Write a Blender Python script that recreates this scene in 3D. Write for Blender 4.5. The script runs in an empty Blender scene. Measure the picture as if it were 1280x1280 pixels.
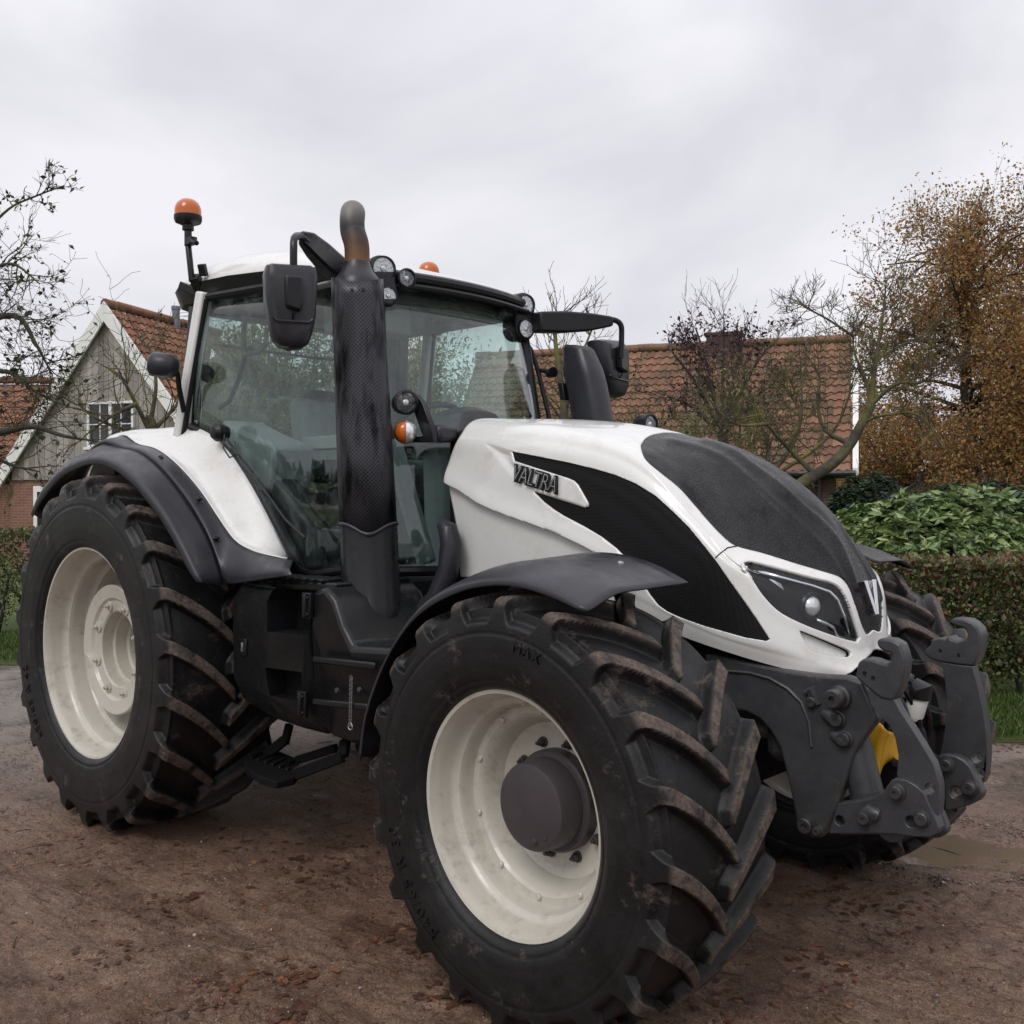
import bpy, bmesh, math, random
import numpy as np
from mathutils import Vector, Matrix, noise as mnoise
R = math.radians
PI = math.pi
random.seed(7)
rng = np.random.default_rng(11)
scene = bpy.context.scene
COL = scene.collection

# ------------------------------------------------------------------ camera
CAM = np.array([5.2354, -3.6051, 1.7218]); YAW = R(133.0899); PIT = R(-0.8207); FPX = 1269.0
cF = np.array([math.cos(YAW)*math.cos(PIT), math.sin(YAW)*math.cos(PIT), math.sin(PIT)])
cR = np.array([math.sin(YAW), -math.cos(YAW), 0.0])
cU = np.cross(cR, cF)
cam_d = bpy.data.cameras.new('camera'); cam = bpy.data.objects.new('camera', cam_d); COL.objects.link(cam)
cam.matrix_world = Matrix(((cR[0], cU[0], -cF[0], CAM[0]), (cR[1], cU[1], -cF[1], CAM[1]), (cR[2], cU[2], -cF[2], CAM[2]), (0, 0, 0, 1)))
cam_d.sensor_width = 36; cam_d.sensor_height = 36; cam_d.sensor_fit = 'HORIZONTAL'
cam_d.lens = 36*FPX/1280; cam_d.clip_start = 0.05; cam_d.clip_end = 3000
scene.camera = cam

# survey helpers: the sight line of a photo point met with a real plane, used as a tape measure
def ray(px, py): return cF + cR*(px-640)/FPX - cU*(py-640)/FPX
def on_axis(px, py, ax, val):
    d = ray(px, py); return CAM + d*((val-CAM[ax])/d[ax])
def PY(px, py, y): return on_axis(px, py, 1, y)
def PX(px, py, x): return on_axis(px, py, 0, x)
def PZ(px, py, z): return on_axis(px, py, 2, z)
def PD(px, py, d): return CAM + ray(px, py)*d
def PP(px, py, p0, n):
    d = ray(px, py); p0 = np.array(p0); n = np.array(n); return CAM + d*(np.dot(p0-CAM, n)/np.dot(d, n))
def proj(P):
    d = np.asarray(P)-CAM; z = d@cF
    return np.stack([640+FPX*(d@cR)/z, 640-FPX*(d@cU)/z], -1)
hF = np.array([math.cos(YAW), math.sin(YAW), 0.0]); hR = cR
def CW(r, d, z=0.0): return CAM*np.array([1, 1, 0]) + hF*d + hR*r + np.array([0, 0, z])

# ------------------------------------------------------------------ scene object helpers
def tag(o, label=None, cat=None, group=None, kind=None):
    if label: o['label'] = label
    if cat: o['category'] = cat
    if group: o['group'] = group
    if kind: o['kind'] = kind
    return o
def empty(name, loc=(0, 0, 0), rz=0.0, parent=None):
    o = bpy.data.objects.new(name, None); COL.objects.link(o)
    o.location = loc; o.rotation_euler = (0, 0, rz); o.empty_display_size = 0.2
    if parent: o.parent = parent
    return o
def obj(name, verts, faces, mat, parent=None, smooth=35, bevel=0, segs=2, solid=0, off=0, mi=None, flip=False):
    me = bpy.data.meshes.new(name)
    me.from_pydata([tuple(map(float, v)) for v in verts], [], [tuple(f) for f in faces])
    mats = mat if isinstance(mat, (list, tuple)) else [mat]
    for m in mats: me.materials.append(m)
    if mi is not None: me.polygons.foreach_set('material_index', mi)
    me.update()
    bm = bmesh.new(); bm.from_mesh(me)
    if not flip: pass
    bm.to_mesh(me); bm.free()
    return finish(name, me, parent, smooth, bevel, segs, solid, off)
def finish(name, me, parent, smooth, bevel=0, segs=2, solid=0, off=0):
    if smooth:
        me.polygons.foreach_set('use_smooth', [True]*len(me.polygons))
        if smooth < 180: me.set_sharp_from_angle(angle=R(smooth))
    o = bpy.data.objects.new(name, me); COL.objects.link(o)
    if parent: o.parent = parent
    if solid:
        s = o.modifiers.new('solid', 'SOLIDIFY'); s.thickness = solid; s.offset = off
    if bevel:
        b = o.modifiers.new('bevel', 'BEVEL'); b.width = bevel; b.segments = segs; b.limit_method = 'ANGLE'; b.angle_limit = R(35)
    return o
class MB:
    """collects simple shapes into one mesh"""
    def __init__(s): s.v = []; s.f = []; s.m = []
    def add(s, v, f, m=0):
        n = len(s.v); s.v += [tuple(map(float, p)) for p in v]; s.f += [tuple(i+n for i in q) for q in f]; s.m += [m]*len(f)
        return s
    def box(s, lo, hi, m=0, M=None):
        x0, y0, z0 = lo; x1, y1, z1 = hi
        v = [(x0, y0, z0), (x1, y0, z0), (x1, y1, z0), (x0, y1, z0), (x0, y0, z1), (x1, y0, z1), (x1, y1, z1), (x0, y1, z1)]
        if M is not None: v = [tuple(M @ Vector(p)) for p in v]
        return s.add(v, [(0, 3, 2, 1), (4, 5, 6, 7), (0, 1, 5, 4), (1, 2, 6, 5), (2, 3, 7, 6), (3, 0, 4, 7)], m)
    def bar(s, a, b, w, h, up=(0, 0, 1), m=0):
        a = Vector(a); b = Vector(b); t = (b-a).normalized(); u = Vector(up); sd = t.cross(u).normalized(); u = sd.cross(t)
        v = []
        for p in (a, b):
            for i, j in ((-1, -1), (1, -1), (1, 1), (-1, 1)): v.append(p+sd*(w/2*i)+u*(h/2*j))
        return s.add(v, [(0, 1, 2, 3), (7, 6, 5, 4), (0, 4, 5, 1), (1, 5, 6, 2), (2, 6, 7, 3), (3, 7, 4, 0)], m)
    def tube(s, pts, r, n=10, cap=True, m=0):
        pts = [Vector(p) for p in pts]; k = len(pts)
        rs = r if isinstance(r, (list, tuple)) else [r]*k
        v = []; f = []
        t0 = (pts[1]-pts[0]).normalized(); ref = Vector((0, 0, 1)) if abs(t0.z) < .9 else Vector((1, 0, 0))
        a = t0.cross(ref).normalized()
        for i, p in enumerate(pts):
            t = (pts[min(i+1, k-1)]-pts[max(i-1, 0)]).normalized()
            a = (a-t*a.dot(t)).normalized(); b = t.cross(a)
            for j in range(n):
                q = 2*PI*j/n; v.append(p+(a*math.cos(q)+b*math.sin(q))*rs[i])
        for i in range(k-1):
            for j in range(n):
                j2 = (j+1) % n; f.append((i*n+j, i*n+j2, (i+1)*n+j2, (i+1)*n+j))
        if cap: f.append(tuple(range(n-1, -1, -1))); f.append(tuple((k-1)*n+j for j in range(n)))
        return s.add(v, f, m)
    def lathe(s, prof, n=32, o=(0, 0, 0), ax=(0, 0, 1), m=0, close=False):
        """prof: (radius, height along axis)"""
        ax = Vector(ax).normalized(); ref = Vector((0, 0, 1)) if abs(ax.z) < .9 else Vector((1, 0, 0))
        a = ax.cross(ref).normalized(); b = ax.cross(a); o = Vector(o); v = []; f = []
        for r_, h in prof:
            for j in range(n):
                q = 2*PI*j/n; v.append(o+ax*h+(a*math.cos(q)+b*math.sin(q))*r_)
        K = len(prof)
        for i in range(K if close else K-1):
            i2 = (i+1) % K
            for j in range(n):
                j2 = (j+1) % n; f.append((i*n+j, i*n+j2, i2*n+j2, i2*n+j))
        if not close:
            if prof[0][0] > 1e-4: f.append(tuple(range(n-1, -1, -1)))
            if prof[-1][0] > 1e-4: f.append(tuple((K-1)*n+j for j in range(n)))
        return s.add(v, f, m)
    def prism(s, outline, vec, m=0):
        n = len(outline); vec = np.array(vec); o = [np.array(p) for p in outline]
        v = o+[p+vec for p in o]
        f = [tuple(range(n)), tuple(range(2*n-1, n-1, -1))]+[(i, i+n, (i+1) % n+n, (i+1) % n) for i in range(n)]
        return s.add(v, f, m)
    def build(s, name, mat, parent=None, smooth=35, bevel=0, segs=2, solid=0, off=0, fixn=True, clean=True):
        me = bpy.data.meshes.new(name); me.from_pydata(s.v, [], s.f)
        for m in (mat if isinstance(mat, (list, tuple)) else [mat]): me.materials.append(m)
        me.polygons.foreach_set('material_index', s.m)
        if fixn:
            bm = bmesh.new(); bm.from_mesh(me)
            if clean: bmesh.ops.remove_doubles(bm, verts=bm.verts, dist=1e-5)
            bmesh.ops.recalc_face_normals(bm, faces=bm.faces); bm.to_mesh(me); bm.free()
        me.update()
        return finish(name, me, parent, smooth, bevel, segs, solid, off)
def mirror_copy(o, parent=None):
    c = o.copy(); COL.objects.link(c); c.scale = (o.scale[0], -o.scale[1], o.scale[2]); c.location.y = -o.location.y
    if parent is not None: c.parent = parent
    for ch in list(o.children):
        d = ch.copy(); COL.objects.link(d); d.parent = c
    return c
def crom(P, n, closed=False):
    """Catmull-Rom through P with n samples per span"""
    P = [np.array(p, float) for p in P]; out = []
    K = len(P); spans = K if closed else K-1
    for i in range(spans):
        p1, p2 = P[i], P[(i+1) % K]
        p0 = P[i-1] if (closed or i > 0) else 2*p1-p2
        p3 = P[(i+2) % K] if (closed or i+2 < K) else 2*p2-p1
        for k in range(n):
            t = k/n
            out.append(.5*((2*p1)+(p2-p0)*t+(2*p0-5*p1+4*p2-p3)*t*t+(3*p1-p0-3*p2+p3)*t**3))
    if not closed: out.append(P[-1])
    return out
def resample(P, n):
    P = np.array(P, float); d = np.r_[0, np.cumsum(np.linalg.norm(np.diff(P, axis=0), axis=1))]
    t = np.linspace(0, d[-1], n); return np.stack([np.interp(t, d, P[:, k]) for k in range(P.shape[1])], -1)
def loft(name, curves, n, mat, parent, m=1, flip=False, **kw):
    """surface through 3D curves (each resampled to n points); m extra smooth rows between curves"""
    rows = [resample(crom(c, 6), n) for c in curves]
    A = np.array(rows)
    if m > 1: A = np.array([crom(list(A[:, j]), m) for j in range(n)]).transpose(1, 0, 2)
    K = A.shape[0]; v = A.reshape(-1, 3)
    f = [(i*n+j, i*n+j+1, (i+1)*n+j+1, (i+1)*n+j) for i in range(K-1) for j in range(n-1)]
    if flip: f = [q[::-1] for q in f]
    return obj(name, v, f, mat, parent, **kw)
def text_mesh(name, s, size, depth, mat, parent, M, shear=0.0, bold=0.0, spacing=1.0, sx=1.0, align='LEFT', warp=None):
    cu = bpy.data.curves.new(name, 'FONT'); cu.body = s; cu.size = size; cu.extrude = depth; cu.shear = shear; cu.offset = bold
    cu.space_character = spacing; cu.align_x = align; cu.resolution_u = 3
    t = bpy.data.objects.new(name, cu); COL.objects.link(t)
    dg = bpy.context.evaluated_depsgraph_get(); me = bpy.data.meshes.new_from_object(t.evaluated_get(dg))
    bpy.data.objects.remove(t); bpy.data.curves.remove(cu)
    me.name = name; me.materials.clear(); me.materials.append(mat)
    for v in me.vertices:
        p = Vector((v.co.x*sx, v.co.y, v.co.z)); v.co = warp(p) if warp else M @ p
    o = bpy.data.objects.new(name, me); COL.objects.link(o)
    if parent: o.parent = parent
    return o

# ------------------------------------------------------------------ materials
def srgb(r, g, b):
    f = lambda c: (c/255/12.92 if c/255 <= .04045 else ((c/255+.055)/1.055)**2.4)
    return (f(r), f(g), f(b), 1)
class NT:
    def __init__(s, name):
        s.mat = bpy.data.materials.new(name); s.mat.use_nodes = True; s.t = s.mat.node_tree
        s.b = s.t.nodes['Principled BSDF']; s.out = s.t.nodes['Material Output']
    def n(s, typ, **kw):
        nd = s.t.nodes.new('ShaderNode'+typ)
        for k, v in kw.items():
            if k.startswith('i_'): nd.inputs[k[2:].replace('_', ' ')].default_value = v
            else: setattr(nd, k, v)
        return nd
    def l(s, a, b): s.t.links.new(a, b)
    def coord(s, kind='Object', scale=(1, 1, 1)):
        tc = s.n('TexCoord'); mp = s.n('Mapping'); mp.inputs['Scale'].default_value = scale
        s.l(tc.outputs[kind], mp.inputs['Vector']); return mp.outputs['Vector']
    def noise(s, vec, scale, detail=6, rough=.6, dist=0):
        nd = s.n('TexNoise'); nd.inputs['Scale'].default_value = scale; nd.inputs['Detail'].default_value = detail
        nd.inputs['Roughness'].default_value = rough; nd.inputs['Distortion'].default_value = dist
        if vec is not None: s.l(vec, nd.inputs['Vector'])
        return nd.outputs['Fac']
    def ramp(s, fac, stops):
        r = s.n('ValToRGB'); e = r.color_ramp.elements
        while len(e) < len(stops): e.new(.5)
        for el, (p, c) in zip(e, stops):
            el.position = p; el.color = c if isinstance(c, tuple) else (c, c, c, 1)
        s.l(fac, r.inputs['Fac']); return r.outputs['Color']
    def mix(s, fac, a, b, mode='MIX'):
        m = s.n('Mix', data_type='RGBA', blend_type=mode)
        for sock, v in ((m.inputs[0], fac), (m.inputs[6], a), (m.inputs[7], b)):
            if hasattr(v, 'is_output') or hasattr(v, 'links'): s.l(v, sock)
            else: sock.default_value = v
        return m.outputs[2]
    def math(s, op, a, b=0.0):
        m = s.n('Math', operation=op)
        for sock, v in ((m.inputs[0], a), (m.inputs[1], b)):
            if hasattr(v, 'links'): s.l(v, sock)
            else: sock.default_value = v
        return m.outputs[0]
    def bump(s, h, strength, dist, prev=None):
        b = s.n('Bump'); b.inputs['Strength'].default_value = strength; b.inputs['Distance'].default_value = dist
        s.l(h, b.inputs['Height'])
        if prev is not None: s.l(prev, b.inputs['Normal'])
        return b.outputs['Normal']
    def set(s, **kw):
        for k, v in kw.items():
            i = s.b.inputs[k.replace('_', ' ')]
            if hasattr(v, 'links'): s.l(v, i)
            else: i.default_value = v
        return s.mat
def paint(name, col, rough=.35, coat=0, spot=.15, scale=4, metallic=0, bump=0, dirt=None, bscale=60, spec=.5):
    m = NT(name); c = m.coord(); n1 = m.noise(c, scale, 8, .65)
    dark = tuple(x*(1-spot) for x in col[:3])+(1,)
    base = m.ramp(n1, [(.35, dark), (.65, col)])
    if dirt:
        dc, lo, hi, dsc = dirt; n2 = m.noise(c, dsc, 10, .75); f = m.ramp(n2, [(lo, 0.0), (hi, 1.0)]); base = m.mix(f, base, dc)
    rg = m.ramp(m.noise(c, scale*3, 6), [(.3, max(rough-.1, .03)), (.7, min(rough+.1, 1))])
    kw = dict(Base_Color=base, Roughness=rg, Metallic=metallic, Specular_IOR_Level=spec)
    if coat: kw.update(Coat_Weight=coat, Coat_Roughness=.06)
    if bump: kw['Normal'] = m.bump(m.noise(c, bscale, 6, .6), .5, bump)
    return m.set(**kw)
M = {}
M['white'] = paint('white_paint', (.66, .66, .635, 1), .3, .7, .05, 3, dirt=((.40, .36, .29, 1), .52, .92, 6))
M['cream'] = paint('cream_rim_paint', (.49, .465, .40, 1), .36, .3, .10, 5, dirt=((.24, .18, .13, 1), .52, .80, 9))
M['plastic'] = paint('charcoal_plastic', (.026, .026, .032, 1), .34, 0, .25, 6, bump=.0008, bscale=300, dirt=((.09, .086, .082, 1), .62, .9, 9), spec=.36)
M['black'] = paint('black_trim', (.009, .009, .011, 1), .36, 0, .2, 8, spec=.32)
M['matte'] = paint('matte_black', (.006, .006, .007, 1), .8, 0, .2, 8, spec=.15)
M['cast'] = paint('dark_cast_iron', (.056, .056, .060, 1), .36, 0, .3, 9, bump=.0016, bscale=140, dirt=((.11, .09, .075, 1), .58, .78, 13), metallic=.1, spec=.34)
M['tank'] = paint('tank_plastic', (.012, .013, .014, 1), .27, 0, .25, 5, bump=.0008, bscale=260, dirt=((.05, .044, .038, 1), .58, .85, 6), spec=.28)
M['steel'] = paint('bright_steel', (.5, .5, .5, 1), .3, 0, .2, 12, metallic=.9)
M['chrome'] = paint('chrome', (.7, .7, .72, 1), .15, 0, .05, 12, metallic=1)
M['yellow'] = paint('yellow_guard_paint', (.62, .33, .02, 1), .45, 0, .2, 9, dirt=((.12, .08, .04, 1), .62, .85, 12))
M['hub'] = paint('dull_hub_paint', (.05, .042, .046, 1), .5, 0, .15, 8, dirt=((.10, .08, .07, 1), .62, .9, 10))
M['pin'] = paint('worn_pin_steel', (.065, .064, .064, 1), .36, 0, .4, 30, metallic=.3, dirt=((.05, .04, .035, 1), .5, .7, 20))
M['grey'] = paint('grey_trim', (.25, .26, .265, 1), .6, 0, .12, 5)
M['darkgrey'] = paint('dark_cabin_trim', (.03, .032, .034, 1), .6, 0, .2, 5)
def m_amber():
    m = NT('amber_lens'); return m.set(Base_Color=(.60, .135, .012, 1), Roughness=.22, Transmission_Weight=.25, Coat_Weight=.5, IOR=1.4)
M['amber'] = m_amber()
def m_lens():
    m = NT('lamp_lens'); c = m.coord('Object'); v = m.n('TexVoronoi'); v.inputs['Scale'].default_value = 90; m.l(c, v.inputs['Vector'])
    nn = m.bump(v.outputs['Distance'], .35, .004)
    return m.set(Base_Color=(.72, .73, .72, 1), Roughness=.13, Metallic=.55, Coat_Weight=1.0, Normal=nn)
M['lens'] = m_lens()
def m_glass(name, tint, refl=1.0, haze=.05, wet=False):
    m = NT(name); t = m.n('BsdfTransparent'); t.inputs['Color'].default_value = tint
    g = m.n('BsdfGlossy'); g.inputs['Roughness'].default_value = .015; g.inputs['Color'].default_value = (1, 1, 1, 1)
    lw = m.n('LayerWeight'); lw.inputs['Blend'].default_value = .5; fr_ = m.math('ADD', m.math('MULTIPLY', m.math('POWER', lw.outputs['Facing'], 5.0), .96), .025)
    c = m.coord(); d = m.n('BsdfDiffuse'); d.inputs['Color'].default_value = (.45, .47, .46, 1)
    mx = m.n('MixShader'); m.l(m.math('MULTIPLY', fr_, refl), mx.inputs[0]); m.l(t.outputs[0], mx.inputs[1]); m.l(g.outputs[0], mx.inputs[2])
    mx2 = m.n('MixShader'); m.l(m.ramp(m.noise(m.coord('Object', (1, 1, .22)) if wet else c, 26 if wet else 16, 9, .7), [(.30 if wet else .45, .0), (.85, haze)]), mx2.inputs[0]); m.l(mx.outputs[0], mx2.inputs[1]); m.l(d.outputs[0], mx2.inputs[2])
    m.l(mx2.outputs[0], m.out.inputs['Surface']); return m.mat
M['glass'] = m_glass('tinted_cab_glass', (.86, .93, .91, 1), 1.8, .10)
M['wetglass'] = m_glass('rain_streaked_glass', (.86, .93, .91, 1), 1.5, .42, True)
M['clear'] = m_glass('clear_lamp_cover', (.93, .94, .95, 1), .8, 0.0)
M['pane'] = None
def m_cover():
    # wet black bonnet moulding with beads of rain
    m = NT('wet_black_moulding'); c = m.coord()
    v = m.n('TexVoronoi'); v.inputs['Scale'].default_value = 125; m.l(c, v.inputs['Vector'])
    beads = m.ramp(v.outputs['Distance'], [(.15, 1.0), (.46, 0.0)])
    wet = m.ramp(m.noise(m.coord('Object', (2.2, 4, .7)), 2.6, 6, .6), [(.28, 0.0), (.72, 1.0)])
    h = m.math('MULTIPLY', beads, wet)
    n1 = m.bump(m.noise(c, 420, 3, .5), .4, .0006); n2 = m.bump(h, 1.0, .004, n1)
    base = m.mix(h, (.005, .005, .006, 1), (.045, .045, .052, 1))
    base = m.mix(m.ramp(m.noise(m.coord('Object', (2, 2, .5)), 4, 6, .7), [(.56, 0.0), (.8, 1.0)]), base, (.022, .018, .013, 1))
    return m.set(Base_Color=base, Roughness=m.ramp(wet, [(0, .45), (1, .2)]), Normal=n2, Specular_IOR_Level=m.ramp(wet, [(0, .14), (1, .46)]))
M['cover'] = m_cover()
def m_mesh():
    m = NT('fine_black_mesh'); c = m.coord('Object', (1, 1, 1))
    v = m.n('TexVoronoi'); v.inputs['Scale'].default_value = 190; v.inputs['Randomness'].default_value = .0; m.l(c, v.inputs['Vector'])
    holes = m.ramp(v.outputs['Distance'], [(.33, 0.0), (.42, 1.0)])
    base = m.mix(holes, (.001, .001, .001, 1), (.007, .007, .008, 1))
    return m.set(Base_Color=base, Roughness=.5, Specular_IOR_Level=.18, Normal=m.bump(holes, .5, .002))
M['mesh'] = m_mesh()
def m_tyre():
    m = NT('tyre_rubber'); c = m.coord(); at = m.n('Attribute'); at.attribute_name = 'lugtop'
    base = m.ramp(m.noise(c, 5, 9, .72), [(.32, (.004, .004, .0045, 1)), (.72, (.014, .0135, .014, 1))])
    dust = m.ramp(m.noise(c, 3.1, 10, .78), [(.50, 0.0), (.74, .40)]); base = m.mix(dust, base, (.050, .046, .045, 1))
    soil = m.ramp(m.noise(c, 75, 8, .75), [(.32, (.055, .040, .032, 1)), (.50, (.12, .090, .072, 1)), (.68, (.19, .148, .120, 1))])
    f1 = m.ramp(m.noise(c, 11, 10, .74), [(.38, .0), (.52, 1.0)]); f1 = m.math('MULTIPLY', m.math('MULTIPLY', at.outputs['Fac'], f1), .85)
    f2 = m.ramp(m.noise(m.coord('Object', (1.0, .6, 1.0)), 7.3, 10, .76), [(.58, 0.0), (.70, .75)]); f = m.math('MAXIMUM', f1, f2)
    base = m.mix(f, base, soil)
    rg = m.mix(f, m.ramp(m.noise(c, 4, 6), [(.35, .26), (.7, .55)]), (.95, .95, .95, 1))
    h = m.math('ADD', m.math('MULTIPLY', m.noise(c, 90, 8, .75), .5), m.math('MULTIPLY', f, m.noise(c, 45, 8, .8)))
    return m.set(Base_Color=base, Roughness=rg, Normal=m.bump(h, .8, .005), Specular_IOR_Level=.30)
M['tyre'] = m_tyre()
def m_exh():
    # perforated heat shield: real-sized rows of punched holes on a cylinder, soot streaks
    m = NT('perforated_heat_shield'); tc = m.n('TexCoord'); uv = tc.outputs['UV']
    mp = m.n('Mapping'); mp.inputs['Scale'].default_value = (1, 1, 1); m.l(uv, mp.inputs['Vector'])
    v = m.n('TexVoronoi'); v.voronoi_dimensions = '2D'; v.inputs['Scale'].default_value = 1; v.inputs['Randomness'].default_value = 0; m.l(mp.outputs[0], v.inputs['Vector'])
    holes = m.ramp(v.outputs['Distance'], [(.26, 0.0), (.34, 1.0)])
    c = m.coord('Object', (3, 3, .8)); soot = m.ramp(m.noise(c, 4, 6, .6), [(.48, 0.0), (.66, 1.0)])
    base = m.mix(soot, (.040, .040, .050, 1), (.004, .004, .004, 1)); base = m.mix(holes, (.001, .001, .001, 1), base)
    return m.set(Base_Color=base, Roughness=m.ramp(soot, [(0, .38), (1, .7)]), Metallic=.15, Specular_IOR_Level=m.ramp(soot, [(0, .45), (1, .1)]), Normal=m.bump(holes, .6, .003))
M['perf'] = m_exh()
def m_pipe():
    m = NT('heat_browned_pipe'); c = m.coord('Object'); sx = m.n('SeparateXYZ'); m.l(c, sx.inputs[0])
    z = m.math('ADD', sx.outputs['Z'], m.math('MULTIPLY', m.noise(c, 14, 6), .08))
    f = m.n('MapRange'); f.inputs['From Min'].default_value = 2.72; f.inputs['From Max'].default_value = 3.07; m.l(z, f.inputs['Value'])
    base = m.ramp(f.outputs[0], [(0.05, (.38, .30, .20, 1)), (.25, (.20, .11, .055, 1)), (.5, (.075, .042, .028, 1)), (.68, (.03, .03, .033, 1)), (.95, (.16, .15, .135, 1))])
    return m.set(Base_Color=base, Roughness=.55, Metallic=.5, Normal=m.bump(m.noise(c, 120, 4), .4, .001))
M['pipe'] = m_pipe()
# ================================================================== TRACTOR
tractor = empty('tractor')
tag(tractor, 'big white tractor with black bonnet top and cream wheel rims standing on the muddy yard', 'tractor')

def tyre(name, parent, prof, rsh, dep, nl, lead, wl, NT_=1260, seed=0):
    """one skin: sidewalls and tread in a single surface, scooped grooves between the lugs.
    prof: (radius, axial) from the bead over the shoulder to the centre line at lug height"""
    pr = np.array(prof, float); Rm = pr[-1, 0]; hw = -pr[:, 1].min()
    L = np.r_[0, np.cumsum(np.linalg.norm(np.diff(pr, axis=0), axis=1))]
    is_ = int(np.argmin(np.abs(pr[:, 0]-rsh)+(pr[:, 1] > -hw*.8)*9)); l0 = L[is_]
    t = np.r_[np.linspace(0, l0, 34)[:-1], np.arange(l0, L[-1], .0052), L[-1]]
    half = np.stack([np.interp(t, L, pr[:, 0]), np.interp(t, L, pr[:, 1])], -1)
    full = np.concatenate([half, (half*[1, -1])[::-1][1:]]); K = len(full)
    tg = np.gradient(full, axis=0); 
    for _ in range(10): tg[1:-1] = (tg[:-2]+2*tg[1:-1]+tg[2:])/4
    nrm = np.stack([-tg[:, 1], tg[:, 0]], -1); nrm /= np.linalg.norm(nrm, axis=1, keepdims=True)
    nrm *= np.where((nrm@np.array([1.0, 0]) < 0), -1, 1)[:, None]
    ll = np.minimum(np.r_[t, t[-1]+np.cumsum(np.diff(t)[::-1])], 1e9); lh = np.minimum(ll, 2*t[-1]-ll)      # path length from nearer bead
    th = np.linspace(0, 2*PI, NT_, endpoint=False); TH, Y = np.meshgrid(th, full[:, 1]); LH = np.repeat(lh[:, None], NT_, 1)
    pitch = 2*PI/nl; M_ = np.zeros(TH.shape); rs_ = np.random.default_rng(seed)
    below = np.clip((l0+.055*Rm/.73-LH)/(.055*Rm/.73), 0, 1)         # 0 on the tread, rising to 1 down the shoulder
    for s_ in (-1, 1):
        ya = np.clip(s_*Y, -.02, hw)
        u = 1-ya/hw
        c = (u*lead*(.62+.38*u)) + (0 if s_ < 0 else pitch/2)
        d = (TH-c+pitch/2) % pitch-pitch/2                            # angle from the lug's centre line
        a = d*Rm
        w = wl*(1-.12*u)+.030*Rm/.73*below**1.5
        m1 = np.clip((w+.014-np.where(a > 0, a, 0))/.014, 0, 1)*np.clip((w+.024+a)/.024*1.0, 0, 1)
        m1 = np.where(a > 0, np.clip((w+.009-a)/.009, 0, 1), np.clip((w+.017+a)/.017, 0, 1))
        end = np.clip((s_*Y+.018)/.012, 0, 1)
        M_ = np.maximum(M_, m1*end)
    pk = np.clip((below-.55)/.45, 0, 1); pk = pk*pk*(3-2*pk); M_ = np.maximum(M_, pk)  # pockets run out on the sidewall
    M_ = np.where(LH < l0-.001, 1.0, M_)
    D = dep*(1-M_)
    Rr = full[:, :1]-D*nrm[:, :1]; Yy = full[:, 1:]-D*nrm[:, 1:]*.6
    ang = PI/2-TH
    V_ = np.stack([Rr*np.cos(ang), Yy, Rr*np.sin(ang)], -1).reshape(-1, 3)
    k, j = np.meshgrid(np.arange(K-1), np.arange(NT_), indexing='ij'); j2 = (j+1) % NT_
    F_ = np.stack([k*NT_+j, k*NT_+j2, (k+1)*NT_+j2, (k+1)*NT_+j], -1).reshape(-1, 4)
    me = bpy.data.meshes.new(name); n = len(V_); nf = len(F_)
    me.vertices.add(n); me.vertices.foreach_set('co', V_.astype(np.float32).ravel()); me.loops.add(nf*4); me.loops.foreach_set('vertex_index', F_.astype(np.int32).ravel())
    me.polygons.add(nf); me.polygons.foreach_set('loop_start', (np.arange(nf)*4).astype(np.int32)); me.materials.append(M['tyre']); me.update(calc_edges=True); me.validate()
    tread = np.clip((LH-l0-.055*Rm/.73)/.03, 0, 1); at = me.attributes.new('lugtop', 'FLOAT', 'POINT'); at.data.foreach_set('value', (np.clip((M_-.93)/.07, 0, 1)*tread).astype(np.float32).ravel())
    me.polygons.foreach_set('use_smooth', [True]*nf)
    o = bpy.data.objects.new(name, me); COL.objects.link(o); o.parent = parent; return o
def side_text(s, size, r0, a0, yf, name, parent, sp=1.15):
    def warp(p):
        a = R(a0)-p.x/r0; r_ = r0+p.y; y = float(np.interp(r_, [q[0] for q in yf], [q[1] for q in yf]))
        return Vector((r_*math.cos(a), y-.0015-p.z, r_*math.sin(a)))
    return text_mesh(name, s, size, .0045, M['tyre'], parent, None, bold=.0, spacing=sp, warp=warp)
def bolt_mb(mb, o, ax, r_, h, washer=True):
    ax = Vector(ax)
    if washer: mb.lathe([(r_*1.45, 0), (r_*1.45, h*.25), (0, h*.25)], 16, o, ax)
    o2 = Vector(o)+ax*(h*.2)
    mb.lathe([(r_, 0), (r_, h*.7), (r_*.85, h*.8), (0, h*.8)], 6, o2, ax)
    mb.lathe([(r_*.5, h*.8), (r_*.5, h*1.25), (0, h*1.25)], 8, o2, ax)
    return mb

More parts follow.
